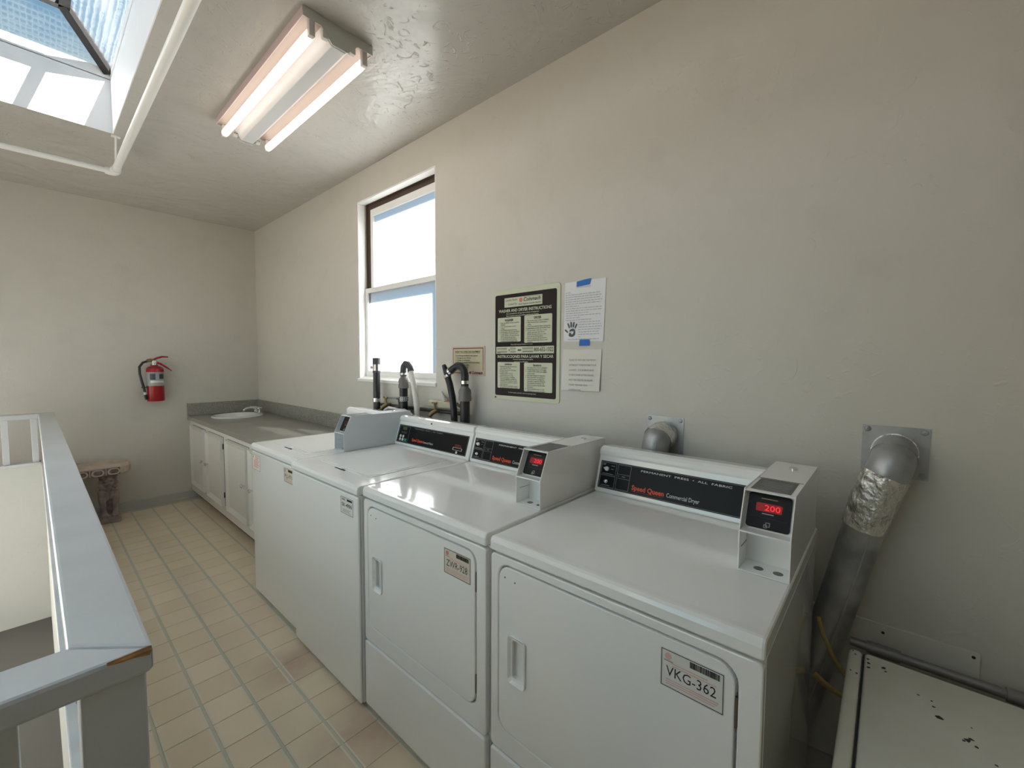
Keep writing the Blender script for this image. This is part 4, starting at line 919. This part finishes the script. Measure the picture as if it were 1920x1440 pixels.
build(MB().tube([(ex-.0805, ey-.02, 1.100), (ex-.078, ey-.02, 1.078)], .0128, 12), 'hose_label', 'ext_silver', t, smooth=True)
build(MB().box((ex-.105, ey-.028, 1.140), (ex-.05, ey-.010, 1.150)), 'hose_clip', 'abs', t)
build(MB().box((ex-.02, ey+r-.004, 1.10), (ex+.02, YB-.0005, 1.36)), 'wall_bracket', 'dark_metal', t)

# ------------------------------------------------------------------ concrete bench
by0, by1, bx0, bx1 = 4.925, 5.235, -2.15, -1.118
t = thing('garden_bench', 'carved concrete bench with lion pedestal against the end wall', 'bench', (-1.6, 5.08, 0))
ym, hw = (by0+by1)/2, (by1-by0)/2
def oval(x0, x1, g):   # plan of the slab: straight sides, chamfered round ends
    pts = []
    for k in range(-4, 5): q = k*PI/8; pts.append((x1-.09+(.09-g)*math.cos(q), ym+(hw-g)*math.sin(q)))
    for k in range(-4, 5): q = PI+k*PI/8; pts.append((x0+.09+(.09-g)*math.cos(q), ym+(hw-g)*math.sin(q)))
    return pts
sl = MB(); layers = [(.045, .414), (.010, .418), (.0, .430), (.0, .482), (.010, .497), (.020, .503)]
n_ = 18; vs = []
for g, z in layers: vs += [(x, y, z) for x, y in oval(bx0, bx1, g)]
sl.add(vs, [(i*n_+k, i*n_+(k+1) % n_, (i+1)*n_+(k+1) % n_, (i+1)*n_+k) for i in range(len(layers)-1) for k in range(n_)] + [tuple(range(n_-1, -1, -1)), tuple(range((len(layers)-1)*n_, len(layers)*n_))])
s_ = build(sl, 'seat', 'bench_top', t)
F = FY(by0-.0005)
bd_ = build(MB().rect(F, bx0+.10, .420, bx1-.085, .478, 0, .0015), 'frieze', 'bench_dark', s_)
x = bx1-.125
while x > bx0+.15:
    build(MB().ring(F, (x-.040, .4225, x+.040, .4755, .026), (x-.029, .4310, x+.029, .4680, .018), .001, .006), 'egg_rim', 'bench_pale', s_)
    build(MB().lathe([(.0175, 0), (.015, .006), (.006, .009)], F.p(x, .4495, .001), F.n, 14), 'egg', 'bench_dark', s_, smooth=True)
    build(MB().rect(F, x-.0515, .422, x-.0465, .477, .001, .006), 'dart', 'bench_pale', s_)
    x -= .098
build(MB().rect(FY(by0-.0005), bx0+.10, .4805, bx1-.085, .487, 0, .004), 'rim', 'bench_top', s_)
for px_ in (-1.275, -2.0):
    mb = MB(); yf = 4.955
    mb.bbox((px_-.068, yf-.012, .0), (px_+.068, yf+.22, .060), .008)
    mb.bbox((px_-.050, yf+.07, .05), (px_+.050, yf+.20, .415), .02); mb.bbox((px_-.062, yf+.03, .392), (px_+.062, yf+.20, .415), .006)
    for q in range(11):     # mane
        a_ = q*2*PI/11; mb.ball((px_+.046*math.cos(a_), yf+.052, .338+.056*math.sin(a_)), (.023, .028, .024), 8)
    mb.ball((px_, yf+.045, .345), (.042, .040, .048)); mb.ball((px_, yf+.010, .328), (.022, .026, .020)); mb.ball((px_, yf-.008, .338), (.010, .010, .008)); mb.ball((px_, yf+.008, .306), (.017, .018, .008))
    for s in (-1, 1):
        mb.ball((px_+s*.020, yf+.012, .362), (.014, .012, .008)); mb.ball((px_+s*.040, yf+.035, .388), (.014, .012, .016))
        mb.ball((px_+s*.018, yf+.06, .235), (.030, .032, .052))
        mb.tube([(px_+s*.044, yf+.060, .275), (px_+s*.044, yf+.040, .19), (px_+s*.036, yf+.036, .10), (px_+s*.034, yf+.020, .070)], [.026, .024, .018, .022], 12)
        mb.ball((px_+s*.034, yf+.008, .068), (.026, .026, .018))
        for k in (-1, 0, 1): mb.ball((px_+s*.034+k*.015, yf-.010, .064), (.008, .012, .010), 6)
    o = build(mb, 'lion_pedestal', 'lion', t, smooth=True); rm = o.modifiers.new('fuse', 'REMESH'); rm.mode = 'VOXEL'; rm.voxel_size = .0045; rm.use_smooth_shade = True

# ------------------------------------------------------------------ ceiling: light fixture and sprinkler pipe
lx0, lx1, ly0, ly1 = -.912, -.612, 1.79, 2.975
t = thing('fluorescent_fixture', 'four-lamp ceiling fixture with two lit fluorescent tubes', 'ceiling light', ((lx0+lx1)/2, 2.38, H))
build(MB().box((lx0+.004, ly0+.004, H-.034), (lx1-.004, ly1-.004, H-.0005)), 'pan', 'fix_pan', t)
xm = (lx0+lx1)/2
prof = [(lx0+.075, H-.034), (xm-.030, H-.088), (xm+.030, H-.088), (lx1-.075, H-.034)]
build(MB().poly(Fr((0, ly1-.012, 0), (1, 0, 0), (0, 0, 1)), prof, 0, ly1-ly0-.024), 'ballast_cover', 'fix_white', t, bevel=.003)
for s, xx in ((-1, lx0), (1, lx1)):
    build(MB().box((xx-.002, ly0, H-.038), (xx+.002, ly1, H-.0005)), 'side_flange', 'fix_side_lit', t)
for yy in (ly0, ly1):
    e = build(MB().poly(Fr((0, yy+.0025, 0), (1, 0, 0), (0, 0, 1)), [(lx0, H-.001), (lx0, H-.040), (lx0+.07, H-.040), (xm-.034, H-.090), (xm+.034, H-.090), (lx1-.07, H-.040), (lx1, H-.040), (lx1, H-.001)], 0, .005), 'end_plate', 'fix_grey', t)
    s = 1 if yy == ly0 else -1
    for xx in (lx0+.035, lx0+.090, lx1-.090, lx1-.035):
        dz = .083 if xx in (lx0+.035, lx1-.035) else .062
        k = build(MB().bbox((xx-.012, min(yy, yy+s*.022), H-dz-.016), (xx+.012, max(yy, yy+s*.022), H-.034), .003), 'lamp_socket', 'socket', t)
        for q in (-.005, .005): build(MB().cyl((xx+q, yy+s*.021, H-dz), (xx+q, yy+s*.026, H-dz), .0025, 8), 'contact', 'dark_metal', k)
for xx in (lx0+.035, lx1-.035):
    tb = build(MB().cyl((xx, ly0+.045, H-.083), (xx, ly1-.045, H-.083), .019, 20), 'tube', 'tube_lit', t, smooth=True)
    for y_, s in ((ly0, 1), (ly1, -1)):
        build(MB().cyl((xx, y_+s*.022, H-.083), (xx, y_+s*.0449, H-.083), .0185, 20), 'tube_cap', 'tube_end', tb, smooth=True)
PX, PY, PZ, PR = -1.259, 3.905, 2.65, .0205
t = thing('ceiling_pipe', 'white painted pipe hung below the skylight, turning at an elbow', 'pipe', (PX, PY, PZ))
build(MB().cyl((PX, YN+.001, PZ), (PX, PY-.03, PZ), PR, 20), 'long_run', 'white_pipe', t, smooth=True)
build(MB().cyl((PX-.03, PY+.01, PZ), (XL+.001, PY+.10, PZ), PR*.82, 20), 'branch', 'white_pipe', t, smooth=True)
build(MB().tube([(PX, PY-.055, PZ), (PX, PY-.05, PZ), (PX, PY-.02, PZ), (PX-.004, PY-.004, PZ), (PX-.012, PY+.006, PZ), (PX-.03, PY+.010, PZ), (PX-.05, PY+.012, PZ)], [.024, .0275, .0275, .0275, .027, .026, .022], 20), 'elbow', 'white_pipe', t, smooth=True)
h_ = build(MB().tube([(SX1+.012, SY1+.02, H), (SX1+.014, SY1+.05, H-.03), (SX1+.018, SY1+.10, H-.06), (SX1+.020, PY-.09, H-.115), (PX-.008, PY-.075, PZ+.02)], .006, 8), 'hanger_rod', 'white_pipe', t, smooth=True)
build(MB().bbox((SX1-.01, SY1+.004, H-.006), (SX1+.035, SY1+.04, H-.0005), .002), 'hanger_plate', 'white_pipe', h_)
build(MB().tube([(PX, PY-.085, PZ), (PX, PY-.068, PZ)], PR+.003, 20), 'hanger_ring', 'white_pipe', h_, smooth=True)
